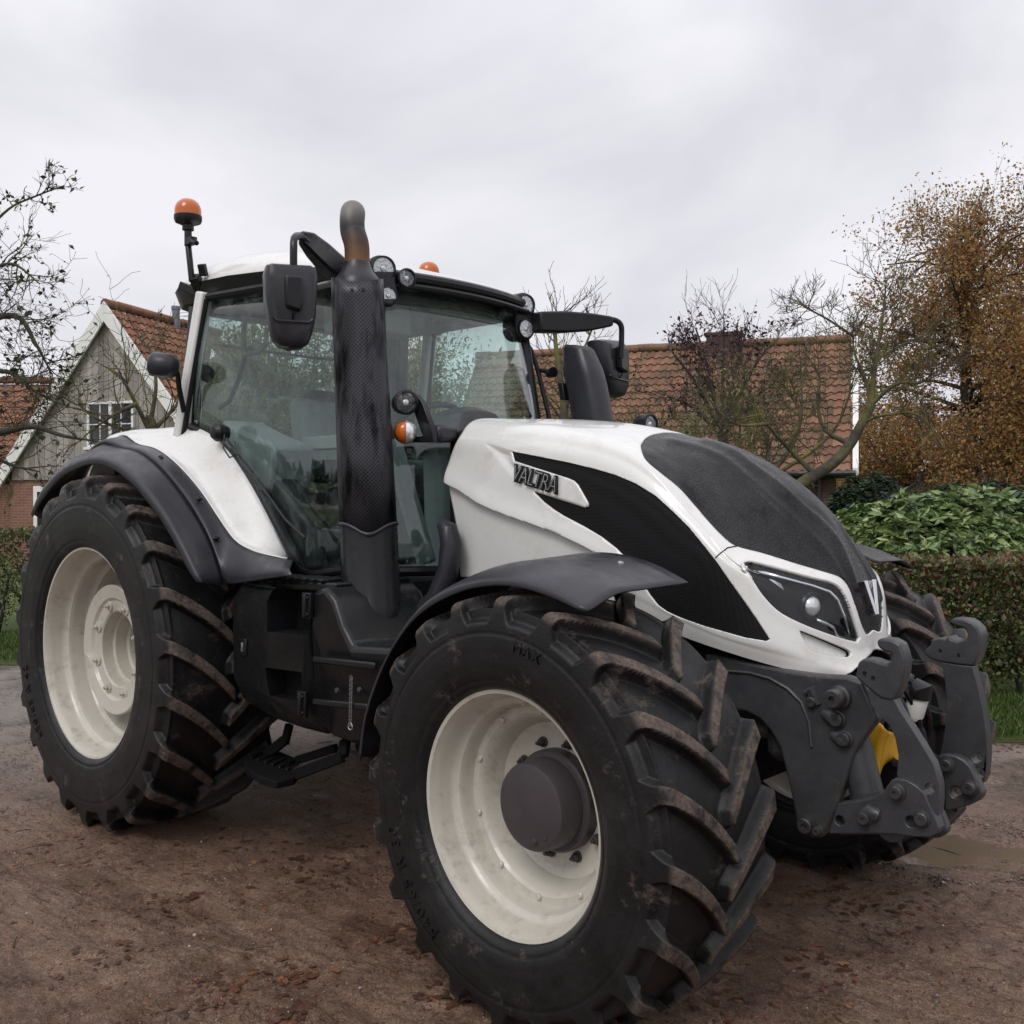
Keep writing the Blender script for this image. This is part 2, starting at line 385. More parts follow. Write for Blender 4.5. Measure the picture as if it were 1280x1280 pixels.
# ---- front wheel (built about its own centre; outer face looks to -Y)
def front_wheel():
    w = empty('front_wheel', (2.995, -1.0, .694), parent=tractor); w.rotation_euler.z = R(-2.4)
    prof = [(.398, -.215), (.412, -.241), (.430, -.254), (.434, -.250), (.440, -.257), (.46, -.265), (.50, -.272), (.55, -.275), (.585, -.274), (.589, -.269), (.594, -.273), (.62, -.272), (.655, -.269), (.684, -.265), (.700, -.257), (.709, -.244), (.715, -.20), (.722, -.10), (.725, 0)]
    ty = tyre('tyre', w, prof, .63, .046, 20, .32, .027, NT_=1700, seed=1)
    side = sorted([(r_, y) for r_, y in prof if r_ < .66])
    side_text('540/65 R 30', .070, .535, 238, side, 'size_lettering', w)
    side_text('MAX', .052, .55, 82, side, 'size_lettering', w)
    rb = MB()
    rp = [(.392, -.19), (.405, -.214), (.408, -.222), (.402, -.228), (.390, -.224), (.382, -.205), (.374, -.185), (.370, -.15), (.362, -.135), (.345, -.125), (.338, -.11), (.335, -.085), (.330, -.07),
          (.318, -.068), (.305, -.068), (.300, -.063), (.292, -.055), (.280, -.02), (.262, .015), (.235, .03), (.20, .033), (.10, .033), (.10, .05), (.30, .05), (.335, .0), (.350, .1), (.37, .17), (.40, .215), (.41, .22), (.405, .19), (.36, .1), (.352, 0), (.355, -.1), (.385, -.17)]
    rb.lathe(rp, 96, ax=(0, 1, 0), close=True)
    rim = rb.build('rim', M['cream'], w, smooth=32)
    b = MB()
    for k in range(10):
        a = 2*PI*k/10+.3
        b2 = MB(); b2.lathe([(.011, 0), (.011, .006), (.008, .009), (0, .009)], 12, (.312*math.cos(a), -.068, .312*math.sin(a)), (0, -1, 0))
        b2.build('rim_rivet', M['cream'], w, smooth=40)
    hb = MB(); hb.lathe([(.172, .035), (.172, -.012), (.165, -.02), (.15, -.022), (.148, -.105), (.142, -.118), (.13, -.122), (0, -.124)], 56, ax=(0, 1, 0))
    bolt_mb(hb, (.03, -.122, -.105), (0, -1, 0), .011, .008)
    hb.lathe([(.006, 0), (.006, .004), (0, .005)], 10, (.075, -.122, -.085), (0, -1, 0))
    hb.build('hub_cap', M['hub'], w, smooth=35)
    for k in range(10):
        a = 2*PI*k/10+.1
        b = bolt_mb(MB(), (.197*math.cos(a), .032, .197*math.sin(a)), (0, -1, 0), .013, .026); b.build('wheel_bolt', M['hub'], w, smooth=30)
    v = MB(); v.box((-.02, -.15, .355), (.03, -.12, .368)); v.tube([(.03, -.15, .36), (.02, -.175, .352)], .005, 8)
    v.build('valve', M['cream'], w, bevel=.003)
    return w
fw = front_wheel()
fw_l = empty('front_wheel', (2.995, 1.0, .694), parent=tractor); fw_l.rotation_euler.z = R(-2.4); fw_l.scale = (1, -1, 1)
for ch in fw.children:
    if ch.name.startswith('size'): continue
    c = ch.copy(); COL.objects.link(c); c.parent = fw_l

def rear_wheel():
    w = empty('rear_wheel', (0, -.955, .912), parent=tractor)
    prof = [(.545, -.30), (.562, -.317), (.578, -.326), (.583, -.321), (.59, -.329), (.60, -.332), (.65, -.338), (.71, -.339), (.765, -.338), (.770, -.333), (.776, -.337), (.81, -.334), (.86, -.329), (.893, -.320), (.910, -.308), (.920, -.292), (.927, -.24), (.936, -.12), (.939, 0)]
    tyre('tyre', w, prof, .815, .056, 22, .29, .033, NT_=1500, seed=2)
    side = sorted([(r_, y) for r_, y in prof if r_ < .80])
    side_text('650/65 R 42', .075, .70, 226, side, 'size_lettering', w)
    rb = MB()
    rp = [(.54, -.27), (.555, -.29), (.559, -.298), (.553, -.305), (.540, -.302), (.531, -.285), (.524, -.26), (.52, -.215), (.512, -.198), (.492, -.185), (.485, -.165), (.483, -.11), (.475, -.095), (.46, -.085), (.452, -.05), (.449, .05), (.44, .075), (.42, .09), (.36, .10), (.36, .12), (.44, .12),
          (.47, .08), (.48, .2), (.52, .27), (.555, .298), (.56, .29), (.53, .24), (.50, .1), (.50, -.08), (.53, -.2)]
    rb.lathe(rp, 112, ax=(0, 1, 0), close=True); rb.build('rim', M['cream'], w, smooth=32)
    # dished wheel plate with cut-outs in its edge
    n = 144; v = []; f = []
    def edge(a):
        r_ = .345
        for c in (R(197), R(17)):
            d = abs((a-c+PI) % (2*PI)-PI)*.345
            if d < .042: r_ = .345-.05*math.sqrt(max(0, 1-(d/.042)**2))
        return r_
    ringd = [(.94, -.10), (1, -.135), (1, -.162), (.985, -.167), (.80, -.155), (.76, -.140), (.60, -.135), (.575, -.128), (.57, -.07), (.51, -.065), (.51, .0), (.45, .006), (.44, .07), (.38, .075), (.38, .15), (0.001, .15)]
    for (k, h) in ringd:
        for j in range(n):
            a = 2*PI*j/n; r_ = edge(a) if k > .9 else .345
            r_ *= k; v.append((r_*math.cos(a), h, r_*math.sin(a)))
    for i in range(len(ringd)-1):
        for j in range(n):
            j2 = (j+1) % n; f.append((i*n+j, i*n+j2, (i+1)*n+j2, (i+1)*n+j))
    mb = MB().add(v, f); mb.lathe([(.31, -.16), (.27, -.1), (.27, .0), (.36, .1), (.36, .12)], 64, ax=(0, 1, 0)) if False else None
    mb.build('wheel_plate', M['cream'], w, smooth=32, solid=0)
    for k in range(8):
        a = 2*PI*k/8+.35
        b = MB(); b.lathe([(.030, 0), (.030, .008), (.022, .010), (0, .010)], 20, (.240*math.cos(a), -.136, .240*math.sin(a)), (0, -1, 0))
        bolt_mb(b, (.240*math.cos(a), -.142, .240*math.sin(a)), (0, -1, 0), .014, .02, False); b.build('wheel_bolt', M['cream'], w, smooth=30)
    return w
rw = rear_wheel()
rw_l = empty('rear_wheel', (0, .955, .912), parent=tractor); rw_l.scale = (1, -1, 1)
for ch in rw.children:
    if ch.name.startswith('size'): continue
    c = ch.copy(); COL.objects.link(c); c.parent = rw_l
# ------------------------------------------------------------------ bonnet: one smooth surface, cut into its panels
A_ = [np.array(p) for p in ((1.93, 0, 2.092), (2.35, 0, 2.072), (2.75, 0, 2.012))]+[PY(945, 572, 0), PY(1030, 638, 0), PY(1083, 730, 0), PY(1094, 812, 0)]
B0 = [PY(597, 524, -.30), PY(690, 532, -.33), PY(800, 562, -.35), PY(878, 640, -.365), PY(945, 702, -.36), PY(1042, 734, -.20), PY(1089, 817, -.055)]
B_ = [PY(575, 545, -.415), PY(675, 553, -.425), PY(778, 578, -.425), PY(862, 645, -.425), PY(922, 708, -.415), PY(1022, 752, -.275), PY(1083, 823, -.10)]
C_ = [PY(562, 575, -.44), PY(655, 580, -.452), PY(757, 606, -.452), PY(840, 658, -.45), PY(905, 715, -.44), PY(1000, 770, -.335), PY(1077, 829, -.145)]
D_ = [PY(557, 606, -.455), PY(648, 648, -.46), PY(735, 686, -.462), PY(812, 738, -.462), PY(895, 782, -.452), PY(985, 808, -.38), PY(1070, 835, -.19)]
E_ = [PY(566, 660, -.45), PY(660, 690, -.455), PY(745, 722, -.458), PY(806, 757, -.458), PY(893, 796, -.448), PY(987, 824, -.375), PY(1064, 840, -.22)]
G_ = [PY(571, 722, -.43), PY(668, 728, -.44), PY(750, 752, -.45), PY(800, 775, -.452), PY(890, 809, -.44), PY(990, 838, -.365), PY(1056, 844, -.24)]
ctrl = np.array([A_, B0, B_, C_, D_, E_, G_])          # rows: crest to bottom edge; columns: cab to nose
ghost = ctrl[1]*np.array([1, -1, 1])
last = 2*ctrl[-1]-ctrl[-2]
ctrlv = np.concatenate([ghost[None], ctrl, last[None]])
ctrlv = np.concatenate([2*ctrlv[:, :1]-ctrlv[:, 1:2], ctrlv, 2*ctrlv[:, -1:]-ctrlv[:, -2:-1]], axis=1)
NR, NC = ctrl.shape[:2]
def cr_w(t):
    return np.stack([-.5*t**3+t**2-.5*t, 1.5*t**3-2.5*t**2+1, -1.5*t**3+2*t**2+.5*t, .5*t**3-.5*t**2], -1)
def S0(u, v):
    """u along 0..1 (cab to nose), v across 0..1 (crest to bottom)"""
    a = np.clip(v, 0, 1)*(NR-1); i = np.minimum(a.astype(int), NR-2); ta = a-i
    b = np.clip(u, 0, 1)*(NC-1); j = np.minimum(b.astype(int), NC-2); tb = b-j
    wa = cr_w(ta); wb = cr_w(tb); out = np.zeros(u.shape+(3,))
    for p in range(4):
        for q in range(4): out += (wa[..., p]*wb[..., q])[..., None]*ctrlv[i+p, j+q]
    return out
def Snorm(u, v, f=S0):
    e = 2e-3
    du = f(np.minimum(u+e, 1), v)-f(np.maximum(u-e, 0), v); dv = f(u, np.minimum(v+e, 1))-f(u, np.maximum(v-e, 0))
    n = np.cross(dv, du); ln = np.linalg.norm(n, axis=-1, keepdims=True); n = n/np.maximum(ln, 1e-9)
    flip = np.where((n@np.array([.2, -.8, .6])) < 0, -1.0, 1.0); return n*flip[..., None]
def S(u, v):
    P = S0(u, v); n = Snorm(u, v)
    y = np.abs(P[..., 1])
    # two raised spine lines either side of the crest, fading out at the cab end
    fade = np.clip((u-.36)/.1, 0, 1)*np.clip((.955-u)/.06, 0, 1)
    # crease running above the name plate
    return P
NU, NV = 300, 200
vv = np.linspace(0, 1, NV+1); uu = np.linspace(0, 1, NU+1)
U, V = np.meshgrid(uu, vv)                               # [NV+1, NU+1]
def poly(p, n=6, closed=True): return np.array(crom(p, n, closed))
def seg(*p): return [np.array(q, float) for q in p]
grille = np.array(seg((639, 564), (670, 570), (710, 578), (745, 586.5), (770, 594), (795, 604.5), (820, 620), (842, 640), (862, 660), (880, 682), (897, 704), (912, 726), (930, 751), (948, 777), (962, 799), (958, 801.5), (930, 797), (880, 783), (848, 772), (833, 765),
                  (822, 757), (812, 744), (800, 725), (782, 697), (770, 685), (752, 671), (730, 658), (705, 645), (692, 637), (680, 628), (668, 616), (667, 614), (731, 634.5), (735, 633), (735, 629), (722, 606), (717, 601), (709, 597.5), (642, 576.5)))
cover = np.array(crom([(801, 556), (802, 563), (808, 576), (828, 593), (849, 610), (867, 630), (885, 651), (901, 668), (919, 682), (955, 692), (993, 704), (1030, 715), (1050, 722), (1060, 733), (1068, 755), (1076, 780), (1082, 793)], 5)+
                 seg((1086, 793), (1100, 780), (1140, 700), (1140, 450), (850, 450), (848, 541), (840, 540))+crom([(830, 540), (815, 543), (806, 548)], 4))
lamp = np.array(crom([(929, 704), (940, 702.5), (980, 712.5), (1017, 722.5), (1040, 728.5), (1053, 739), (1063, 762), (1074.5, 797)], 5)+crom([(1071, 803), (1045, 796), (1005, 781), (975, 765.5), (955, 746), (940, 724)], 5))
lower = np.array(seg((540, 590), (552, 601), (575, 613), (597, 628), (620, 638.5), (645, 648), (670, 656.5), (695, 665.5), (725, 680), (745, 690), (760, 703), (780, 730), (795, 760), (800, 800), (540, 800)))
vent = np.array(crom([(1000, 789), (1012, 793), (1045, 806), (1063, 814), (1060, 821), (1035, 820), (1014, 814), (1006, 803)], 4, True))
def inside(Q, pl):
    x, y = Q[..., 0], Q[..., 1]; c = np.zeros(x.shape, bool); n = len(pl)
    for i in range(n):
        x1, y1 = pl[i]; x2, y2 = pl[(i+1) % n]
        if y1 == y2: continue
        cond = ((y1 > y) != (y2 > y)) & (x < (x2-x1)*(y-y1)/(y2-y1)+x1); c ^= cond
    return c
def nearest(Q, pl):
    best = np.full(len(Q), 1e9); out = Q.copy(); n = len(pl)
    for i in range(n):
        a, b = pl[i], pl[(i+1) % n]; d = b-a; L = d@d
        if L == 0: continue
        t = np.clip(((Q-a)@d)/L, 0, 1); p = a+t[:, None]*d; e = np.linalg.norm(Q-p, axis=1)
        k = e < best; best[k] = e[k]; out[k] = p[k]
    return out
Q = proj(S(U, V)); uc = (U[:-1, :-1]+U[1:, 1:])/2; vc = (V[:-1, :-1]+V[1:, 1:])/2; Qc = proj(S(uc, vc))
label = np.zeros(uc.shape, int)
regs = [(1, lower), (2, grille), (3, cover), (4, lamp), (5, vent)]
for k, pl in regs: label[inside(Qc, pl)] = k
U2, V2 = U.copy(), V.copy()
lab_v = np.full((NV+3, NU+3), -1); lab_p = np.pad(label, 1, mode='edge')
quad = np.stack([lab_p[:-1, :-1], lab_p[:-1, 1:], lab_p[1:, :-1], lab_p[1:, 1:]])   # four faces round each vertex
hu, hv = 1/NU, 1/NV
for k, pl in regs:
    isb = (quad == k).any(0) & (quad != k).any(0)
    idx = np.argwhere(isb); i, j = idx[:, 0], idx[:, 1]
    for it in range(3):
        u, v = U2[i, j], V2[i, j]; q = proj(S(u, v)); tgt = nearest(q, pl)
        e = 5e-4; Ju = (proj(S(np.clip(u+e, 0, 1), v))-proj(S(np.clip(u-e, 0, 1), v)))/(2*e); Jv = (proj(S(u, np.clip(v+e, 0, 1)))-proj(S(u, np.clip(v-e, 0, 1))))/(2*e)
        d = tgt-q
        A = np.stack([Ju, Jv], -1); AtA = np.einsum('nki,nkj->nij', A, A)+np.eye(2)*300; Atd = np.einsum('nki,nk->ni', A, d)
        du = np.linalg.solve(AtA, Atd[..., None])[..., 0]
        U2[i, j] = np.clip(np.clip(u+du[:, 0], U[i, j]-.75*hu, U[i, j]+.75*hu), 0, 1); V2[i, j] = np.clip(np.clip(v+du[:, 1], V[i, j]-.75*hv, V[i, j]+.75*hv), 0, 1)
P = S(U2, V2); N = Snorm(U2, V2)
def bpart(name, ks, mat, off=0.0, both=True, parent=tractor, solid=.014, extra=None):
    ids = np.isin(label, ks); fi = np.argwhere(ids); W = NU+1
    PPt = P+N*off
    if extra is not None: PPt = PPt+N*extra[..., None]
    used = {}; v = []; f = []
    def vid(a, b, s):
        on = abs(PPt[a, b, 1]) < 1e-4 or a == 0
        key = (a, b, 0 if on else s)
        if key not in used:
            p = PPt[a, b].copy()
            if on: p[1] = 0.0
            elif s > 0: p[1] = -p[1]
            used[key] = len(v); v.append(p)
        return used[key]
    for a, b in fi:
        f.append((vid(a, b, -1), vid(a+1, b, -1), vid(a+1, b+1, -1), vid(a, b+1, -1)))
        if both: f.append((vid(a, b+1, 1), vid(a+1, b+1, 1), vid(a+1, b, 1), vid(a, b, 1)))
    me = bpy.data.meshes.new(name); me.from_pydata([tuple(p) for p in v], [], f); me.materials.append(mat); me.update()
    return finish(name, me, parent, 50, solid=solid, off=-1)
# small creases of the white pressing round the name plate
ex = np.zeros(P.shape[:2]); Qv = proj(P)
def dline(Qv, pts):
    best = np.full(Qv.shape[:2], 1e9)
    for a, b in zip(pts[:-1], pts[1:]):
        a = np.array(a, float); b = np.array(b, float); d = b-a
        t = np.clip(((Qv-a)@d)/(d@d), 0, 1); best = np.minimum(best, np.linalg.norm(Qv-(a+t[..., None]*d), axis=-1))
    return best
pocket = np.array(seg((604, 552), (641, 563.5), (643, 577), (709, 598), (720, 603), (736, 632), (733, 636), (668, 615), (640, 596)))
ins = inside(Qv, pocket); dd = dline(Qv, list(pocket)+[pocket[0]])
ex -= .010*np.clip(np.where(ins, dd, 0)/7, 0, 1)*np.clip((690-Qv[..., 0])/60, 0, 1)
# raised lip round the headlight and over the lower crease
dl = dline(Qv, list(lamp)+[lamp[0]]); ex += .0035*np.exp(-(dl/9)**2)
dl2 = dline(Qv, [tuple(p) for p in lower[1:-3]]); ex += .012*np.exp(-(dl2/16)**2)
exc = np.zeros(P.shape[:2])
for rl, hh, ww in (([(836, 550), (856, 554), (875, 559), (905, 572), (935, 597), (967, 625), (1000, 655), (1030, 685), (1047, 710), (1058, 733), (1066, 755)], .010, 3.6), ([(880, 549), (915, 562), (942, 582), (970, 602), (1000, 630), (1030, 655), (1050, 680), (1062, 708), (1071, 735)], .010, 3.6)):
    rl = [tuple(q) for q in crom(rl, 4)]; d1 = dline(Qv, rl); exc = np.maximum(exc, hh*np.exp(-(d1/ww)**2))
bonnet = bpart('bonnet', [0], M['white'], extra=ex)
for nm, kk_, mt_, of_ in (('lower_side_panel', [1], 'white', -.022), ('side_grille', [2], 'mesh', -.007), ('bumper_vent', [5], 'white', -.022)):
    o_ = bpart(nm, kk_, M[mt_], off=of_, both=False); mirror_copy(o_, tractor)
bpart('bonnet_top_cover', [3], M['cover'], off=-.003, extra=exc)
# headlights: black bowl, clear cover, projector, light bar, chrome strip
for s in (-1, 1):
    hl = empty('headlight', (0, 0, 0), parent=tractor)
    if s > 0: hl.scale = (1, -1, 1)
    bpart('lamp_housing', [4], M['matte'], off=-.030, both=False, parent=hl, solid=.01)
    bpart('lamp_cover', [4], M['clear'], off=-.004, both=False, parent=hl, solid=.003)
    def on_bonnet(px, py, off):
        q = proj(P.reshape(-1, 3)); k = int(np.argmin(np.linalg.norm(q-np.array([px, py]), axis=1))); return P.reshape(-1, 3)[k]+N.reshape(-1, 3)[k]*off
    c = on_bonnet(1020, 757, -.03); nn = Vector((.93, -.36, .05))
    MB().lathe([(.052, -.02), (.052, .004), (.046, .012), (.040, .006)], 36, c, nn).build('lamp_ring', M['black'], hl)
    MB().lathe([(.036, 0), (.034, .008), (.025, .017), (.012, .021), (0, .022)], 28, c, nn).build('projector_lens', M['lens'], hl)
    def strip(name, pts, w, mat, off):
        a = [on_bonnet(x, y, off) for x, y in pts]; b = [on_bonnet(x+w[0], y+w[1], off) for x, y in pts]
        n = len(pts); obj(name, a+b, [(i, i+1, n+i+1, n+i) for i in range(n-1)], mat, hl, solid=.006, off=0)
    strip('light_bar', [(942, 716), (960, 723), (982, 736)], (-5, -8), M['lens'], -.022)
    strip('chrome_strip', [(945, 707), (985, 717), (1020, 727), (1043, 735), (1053, 746), (1062, 768), (1069, 792)], (-3, 4), M['chrome'], -.016)
    strip('chrome_strip', [(1026, 773), (1040, 779), (1048, 783), (1052, 793), (1062, 797)], (-1, 4), M['steel'], -.022)
def on_b(px, py, off):
    q = proj(P.reshape(-1, 3)); k = int(np.argmin(np.linalg.norm(q-np.array([px, py]), axis=1))); return P.reshape(-1, 3)[k]+N.reshape(-1, 3)[k]*off
gp = [on_b(894+27*t, 697-15*t-3*math.sin(t*PI), .0012) for t in np.linspace(0, 1, 8)]
o_ = MB().tube(gp, .0022, 6).build('panel_gap', M['matte'], tractor); mirror_copy(o_, tractor)
# name on the bonnet sides and nose emblem
a = PY(640.5, 600, -.462); b = PY(698, 617.5, -.462)
d = Vector(b-a); L = d.length; ex_ = d.normalized(); ez = Vector((0, 0, 1)); ez = (ez-ex_*ez.dot(ex_)).normalized(); ey = ex_.cross(ez)
for s in (-1, 1):
    def wp(p, s=s):
        q = Vector(a)+ex_*p.x*1.0+ez*p.y-ey*0; q = q+Vector((0, -1, 0))*(p.z+.004)
        if s > 0:
            q = Vector(a)+ex_*(L-p.x)+ez*(p.y+ (0)); q = q+Vector((0, -1, 0))*(p.z+.004); q.y = -q.y
        return q
    t1 = text_mesh('name_lettering', 'VALTRA', .10, .006, M['black'], tractor, None, shear=.14, bold=.0042, spacing=.93, warp=lambda p: wp(Vector((p.x*.74, p.y*.98, p.z))))
    t2 = text_mesh('name_lettering', 'VALTRA', .10, .008, M['chrome'], tractor, None, shear=.14, bold=-.0022, spacing=.93, warp=lambda p: wp(Vector((p.x*.74, p.y*.98+.0015, p.z))))
em = MB()
c = PY(1081, 747, 0); up = Vector((-.22, 0, 1)).normalized()
def emb(y, h): return Vector(c)+Vector((.012, 0, 0))+up*h+Vector((0, y, 0))
for s in (-1, 1):
    q = [emb(s*.052, .062), emb(s*.024, .062), emb(s*.002, -.030), emb(s*.002, -.066), emb(s*.016, -.066)]
    em.prism(q, (.022, 0, .006))
em.build('nose_emblem', M['chrome'], tractor, smooth=0, bevel=.002)
# ------------------------------------------------------------------ cab
def evald(o):
    dg = bpy.context.evaluated_depsgraph_get(); return bpy.data.meshes.new_from_object(o.evaluated_get(dg))
def cut(o, cutters):
    for c in cutters:
        b = o.modifiers.new('cut', 'BOOLEAN'); b.object = c; b.operation = 'DIFFERENCE'; b.solver = 'EXACT'
    me = evald(o); o.modifiers.clear(); o.data = me
    for c in cutters: bpy.data.objects.remove(c)
    me.polygons.foreach_set('use_smooth', [True]*len(me.polygons)); me.set_sharp_from_angle(angle=R(30))
    return o
cab = empty('cab', (0, 0, 0), parent=tractor)
Ct = np.array((.40, -.80, 2.76)); Cb = np.array((.25, -.85, 2.09)); At = np.array((1.40, -.56, 2.75)); Ab = np.array((1.60, -.60, 1.40))
def mir(p): return np.array((p[0], -p[1], p[2]))
# white rear side pillar, dark front pillars
for s in (1, -1):
    f = (lambda p: np.array(p)) if s > 0 else (lambda p: mir(np.array(p)))
    MB().bar(f(Cb+(-.03, 0, -.12)), f(Ct+(.0, 0, .04)), .075, .07, up=(1, 0, 0)).build('rear_pillar', M['white'], cab, bevel=.012)
    MB().tube([f(Cb+(.022, -.006, -.05)), f((Cb+Ct)/2+(.022, -.006, 0)), f(Ct+(.022, -.006, 0))], .016, 8).build('window_seal', M['black'], cab)
    MB().tube([f(Ab+(.03, .02, -.02)), f((Ab+At)/2+(.02, .01, 0)), f(At), f(At+(-.03, 0, .05))], .032, 10).build('front_pillar', M['black'], cab)
    MB().bar(f((.13, -.76, 1.9)), f((.2, -.72, 2.76)), .09, .07, up=(1, 0, 0)).build('rear_pillar', M['darkgrey'], cab, bevel=.012)
# side door glass: bounded by photo outline, on the warped surface from rear pillar to front pillar
edge = [(239, 533), (262, 545), (284, 564), (305, 592), (325, 622), (345, 654), (362, 690), (374, 710), (390, 718)]
pn = np.cross(Ct-Cb, At-Ct)
low = [PP(x, y, Ct, pn) for x, y in edge]+[np.array((1.35, -.605, 1.375)), np.array((1.58, -.60, 1.375))]
low = resample(crom(low, 4), 26)
top = resample([Ct, (Ct+At)/2+(0, -.015, .015), At], 26)
mid = [(l+t)/2+np.array((0, -.012, 0)) for l, t in zip(low, top)]
for s in (1, -1):
    f = (lambda p: np.array(p)) if s > 0 else (lambda p: mir(np.array(p)))
    loft('side_glass', [[f(p) for p in low], [f(p) for p in mid], [f(p) for p in top]], 26, M['glass'], cab, m=3, smooth=180, solid=.004)
    MB().tube([f(p+np.array((0, -.004, 0))) for p in low], .02, 8).build('window_seal', M['black'], cab)
    MB().tube([f(p+np.array((0, 0, .012))) for p in top], .022, 8).build('window_seal', M['black'], cab)
# windscreen, bulging forward
def arc(z, x, w, b, n=17): return [np.array((x+b*(1-(k/(n-1)*2-1)**2), (k/(n-1)*2-1)*w, z)) for k in range(n)]
ws = [arc(1.385, 1.62, .585, .20), arc(1.8, 1.575, .59, .16), arc(2.3, 1.49, .58, .12), arc(2.74, 1.40, .555, .09)]
loft('windscreen', ws, 25, M['glass'], cab, m=3, smooth=180, solid=.004)
MB().tube([p+np.array((.01, 0, -.005)) for p in ws[0]], .024, 8).build('window_seal', M['black'], cab)
MB().tube([p+np.array((.005, 0, .02)) for p in ws[3]], .02, 8).build('window_seal', M['black'], cab)
# rear window and its frame
obj('rear_glass', [(.15, -.70, 1.75), (.15, .70, 1.75), (.2, .68, 2.73), (.2, -.68, 2.73)], [(0, 1, 2, 3)], M['wetglass'], cab, solid=.004)
MB().bar((.17, -.75, 1.72), (.17, .75, 1.72), .06, .07).build('rear_sill', M['darkgrey'], cab, bevel=.01); MB().bar((.2, -.75, 2.76), (.2, .75, 2.76), .06, .06).build('rear_header', M['darkgrey'], cab, bevel=.01)
MB().tube([(.17, -.62, 2.57), (.165, 0, 2.565), (.17, .62, 2.57)], .009, 8).build('rear_crossbar', M['darkgrey'], cab)
# roof: white cap on a black rim
xs = [-.06, .0, .12, .35, .6, .9, 1.15, 1.32, 1.42, 1.46]
hw = [.66, .74, .79, .80, .775, .72, .665, .625, .59, .54]
crown = [2.90, 2.96, 3.015, 3.045, 3.05, 3.01, 2.95, 2.89, 2.845, 2.815]
rimz = [2.86, 2.855, 2.855, 2.855, 2.855, 2.845, 2.83, 2.815, 2.80, 2.79]
v = []; f = []; n = 33
for x, w, c, z0 in zip(xs, hw, crown, rimz):
    for k in range(n):
        t = k/(n-1)*2-1; y = math.sin(t*PI/2)*w; q = abs(math.sin(t*PI/2))
        v.append((x, y, z0+(c-z0)*(1-q**5)**.55))
for i in range(len(xs)-1):
    for k in range(n-1): f.append((i*n+k, i*n+k+1, (i+1)*n+k+1, (i+1)*n+k))
f.append(tuple(range(n))); 
o = MB().add(v, f).build('roof', M['white'], cab, smooth=60)
sb = o.modifiers.new('sub', 'SUBSURF'); sb.levels = 1; sb.render_levels = 1
ring = [(x, -w-.012, z) for x, w, z in zip(xs, hw, rimz)]+[(x, w+.012, z) for x, w, z in zip(xs[::-1], hw[::-1], rimz[::-1])]
m = MB(); nn = len(ring)
lo = [(x*.985+.01, y*.955, z-.085) for x, y, z in ring]; inn = [(x*.96+.02, y*.88, z-.10) for x, y, z in ring]; up = [(x, y, z+.006) for x, y, z in ring]; upi = [(x*.98, y*.96, z+.008) for x, y, z in ring]
m.add(upi+up+lo+inn, [(r_*nn+i, r_*nn+(i+1) % nn, (r_+1)*nn+(i+1) % nn, (r_+1)*nn+i) for r_ in range(3) for i in range(nn)]); m.add(inn, [tuple(range(nn))])
m.build('roof_rim', M['black'], cab, smooth=30, bevel=.008)
MB().box((.12, -.68, 2.735), (1.36, .68, 2.75)).build('headlining', M['grey'], cab, bevel=.02)
# bar across the front of the roof, with drip rail
fb = MB(); pts = arc(2.785, 1.44, .56, .10); fb.tube(pts, .030, 10); fb.tube([p+np.array((.03, 0, -.045)) for p in pts], .014, 8)
fb.build('front_roof_bar', M['black'], cab)
# floor, bulkheads and what shows of the cabin
MB().box((.25, -.60, 1.20), (1.62, .60, 1.35)).build('cab_floor', M['darkgrey'], cab, bevel=.03)
MB().box((.12, -.72, 1.2), (.16, .72, 1.72)).build('rear_bulkhead', M['darkgrey'], cab)
seat = MB(); seat.box((.52, -.26, 1.80), (1.02, .26, 1.93)); seat.box((.60, -.2, 1.35), (.95, .2, 1.78))
seat.build('seat', M['darkgrey'], cab, bevel=.05, segs=3)
MB().prism([(.40, -.25, 1.86), (.55, -.25, 1.88), (.50, -.25, 2.25), (.42, -.25, 2.30), (.33, -.25, 2.28)], (0, .5, 0)).build('backrest', M['grey'], cab, bevel=.05, segs=3)
MB().prism([(.34, -.17, 2.24), (.47, -.17, 2.22), (.46, -.17, 2.33), (.36, -.17, 2.35)], (0, .34, 0)).build('headrest', M['darkgrey'], cab, bevel=.04, segs=3)
con = MB(); con.prism([(.28, -.64, 1.75), (.75, -.64, 1.75), (.80, -.64, 1.99), (.52, -.64, 2.07), (.30, -.64, 2.15), (.24, -.64, 2.05)], (0, .26, 0)); con.build('side_console', M['grey'], cab, bevel=.025)
MB().prism([(.72, -.62, 1.35), (1.0, -.62, 1.35), (.92, -.62, 1.7), (.72, -.62, 1.85)], (0, .16, 0)).build('console_base', M['darkgrey'], cab, bevel=.03)
arm = MB(); arm.box((.62, -.34, 1.98), (.98, -.24, 2.05)); arm.tube([(.95, -.29, 2.04), (.98, -.29, 2.14)], .018, 10); arm.build('armrest', M['grey'], cab, bevel=.02)
dash = MB(); dash.lathe([(.24, -.03), (.24, .0), (.21, .08), (.13, .13), (0, .14)], 28, (1.50, 0, 2.02), (-.25, 0, 1)); dash.build('dashboard', M['darkgrey'], cab)
col_ = MB(); col_.bar((1.42, 0, 1.35), (1.40, 0, 2.02), .22, .16, up=(1, 0, 0)); col_.build('steering_column', M['grey'], cab, bevel=.03)
stw = MB(); cc = Vector((1.22, 0, 2.10)); axw = Vector((-.5, 0, .86)).normalized(); a_ = Vector((0, 1, 0)); b_ = axw.cross(a_)
stw.tube([cc+(a_*math.cos(t*2*PI/32)+b_*math.sin(t*2*PI/32))*.20 for t in range(33)], .016, 8, cap=False)
for t in (0, 2.1, 4.2): stw.tube([cc-axw*.03, cc+(a_*math.cos(t)+b_*math.sin(t))*.2], .012, 6)
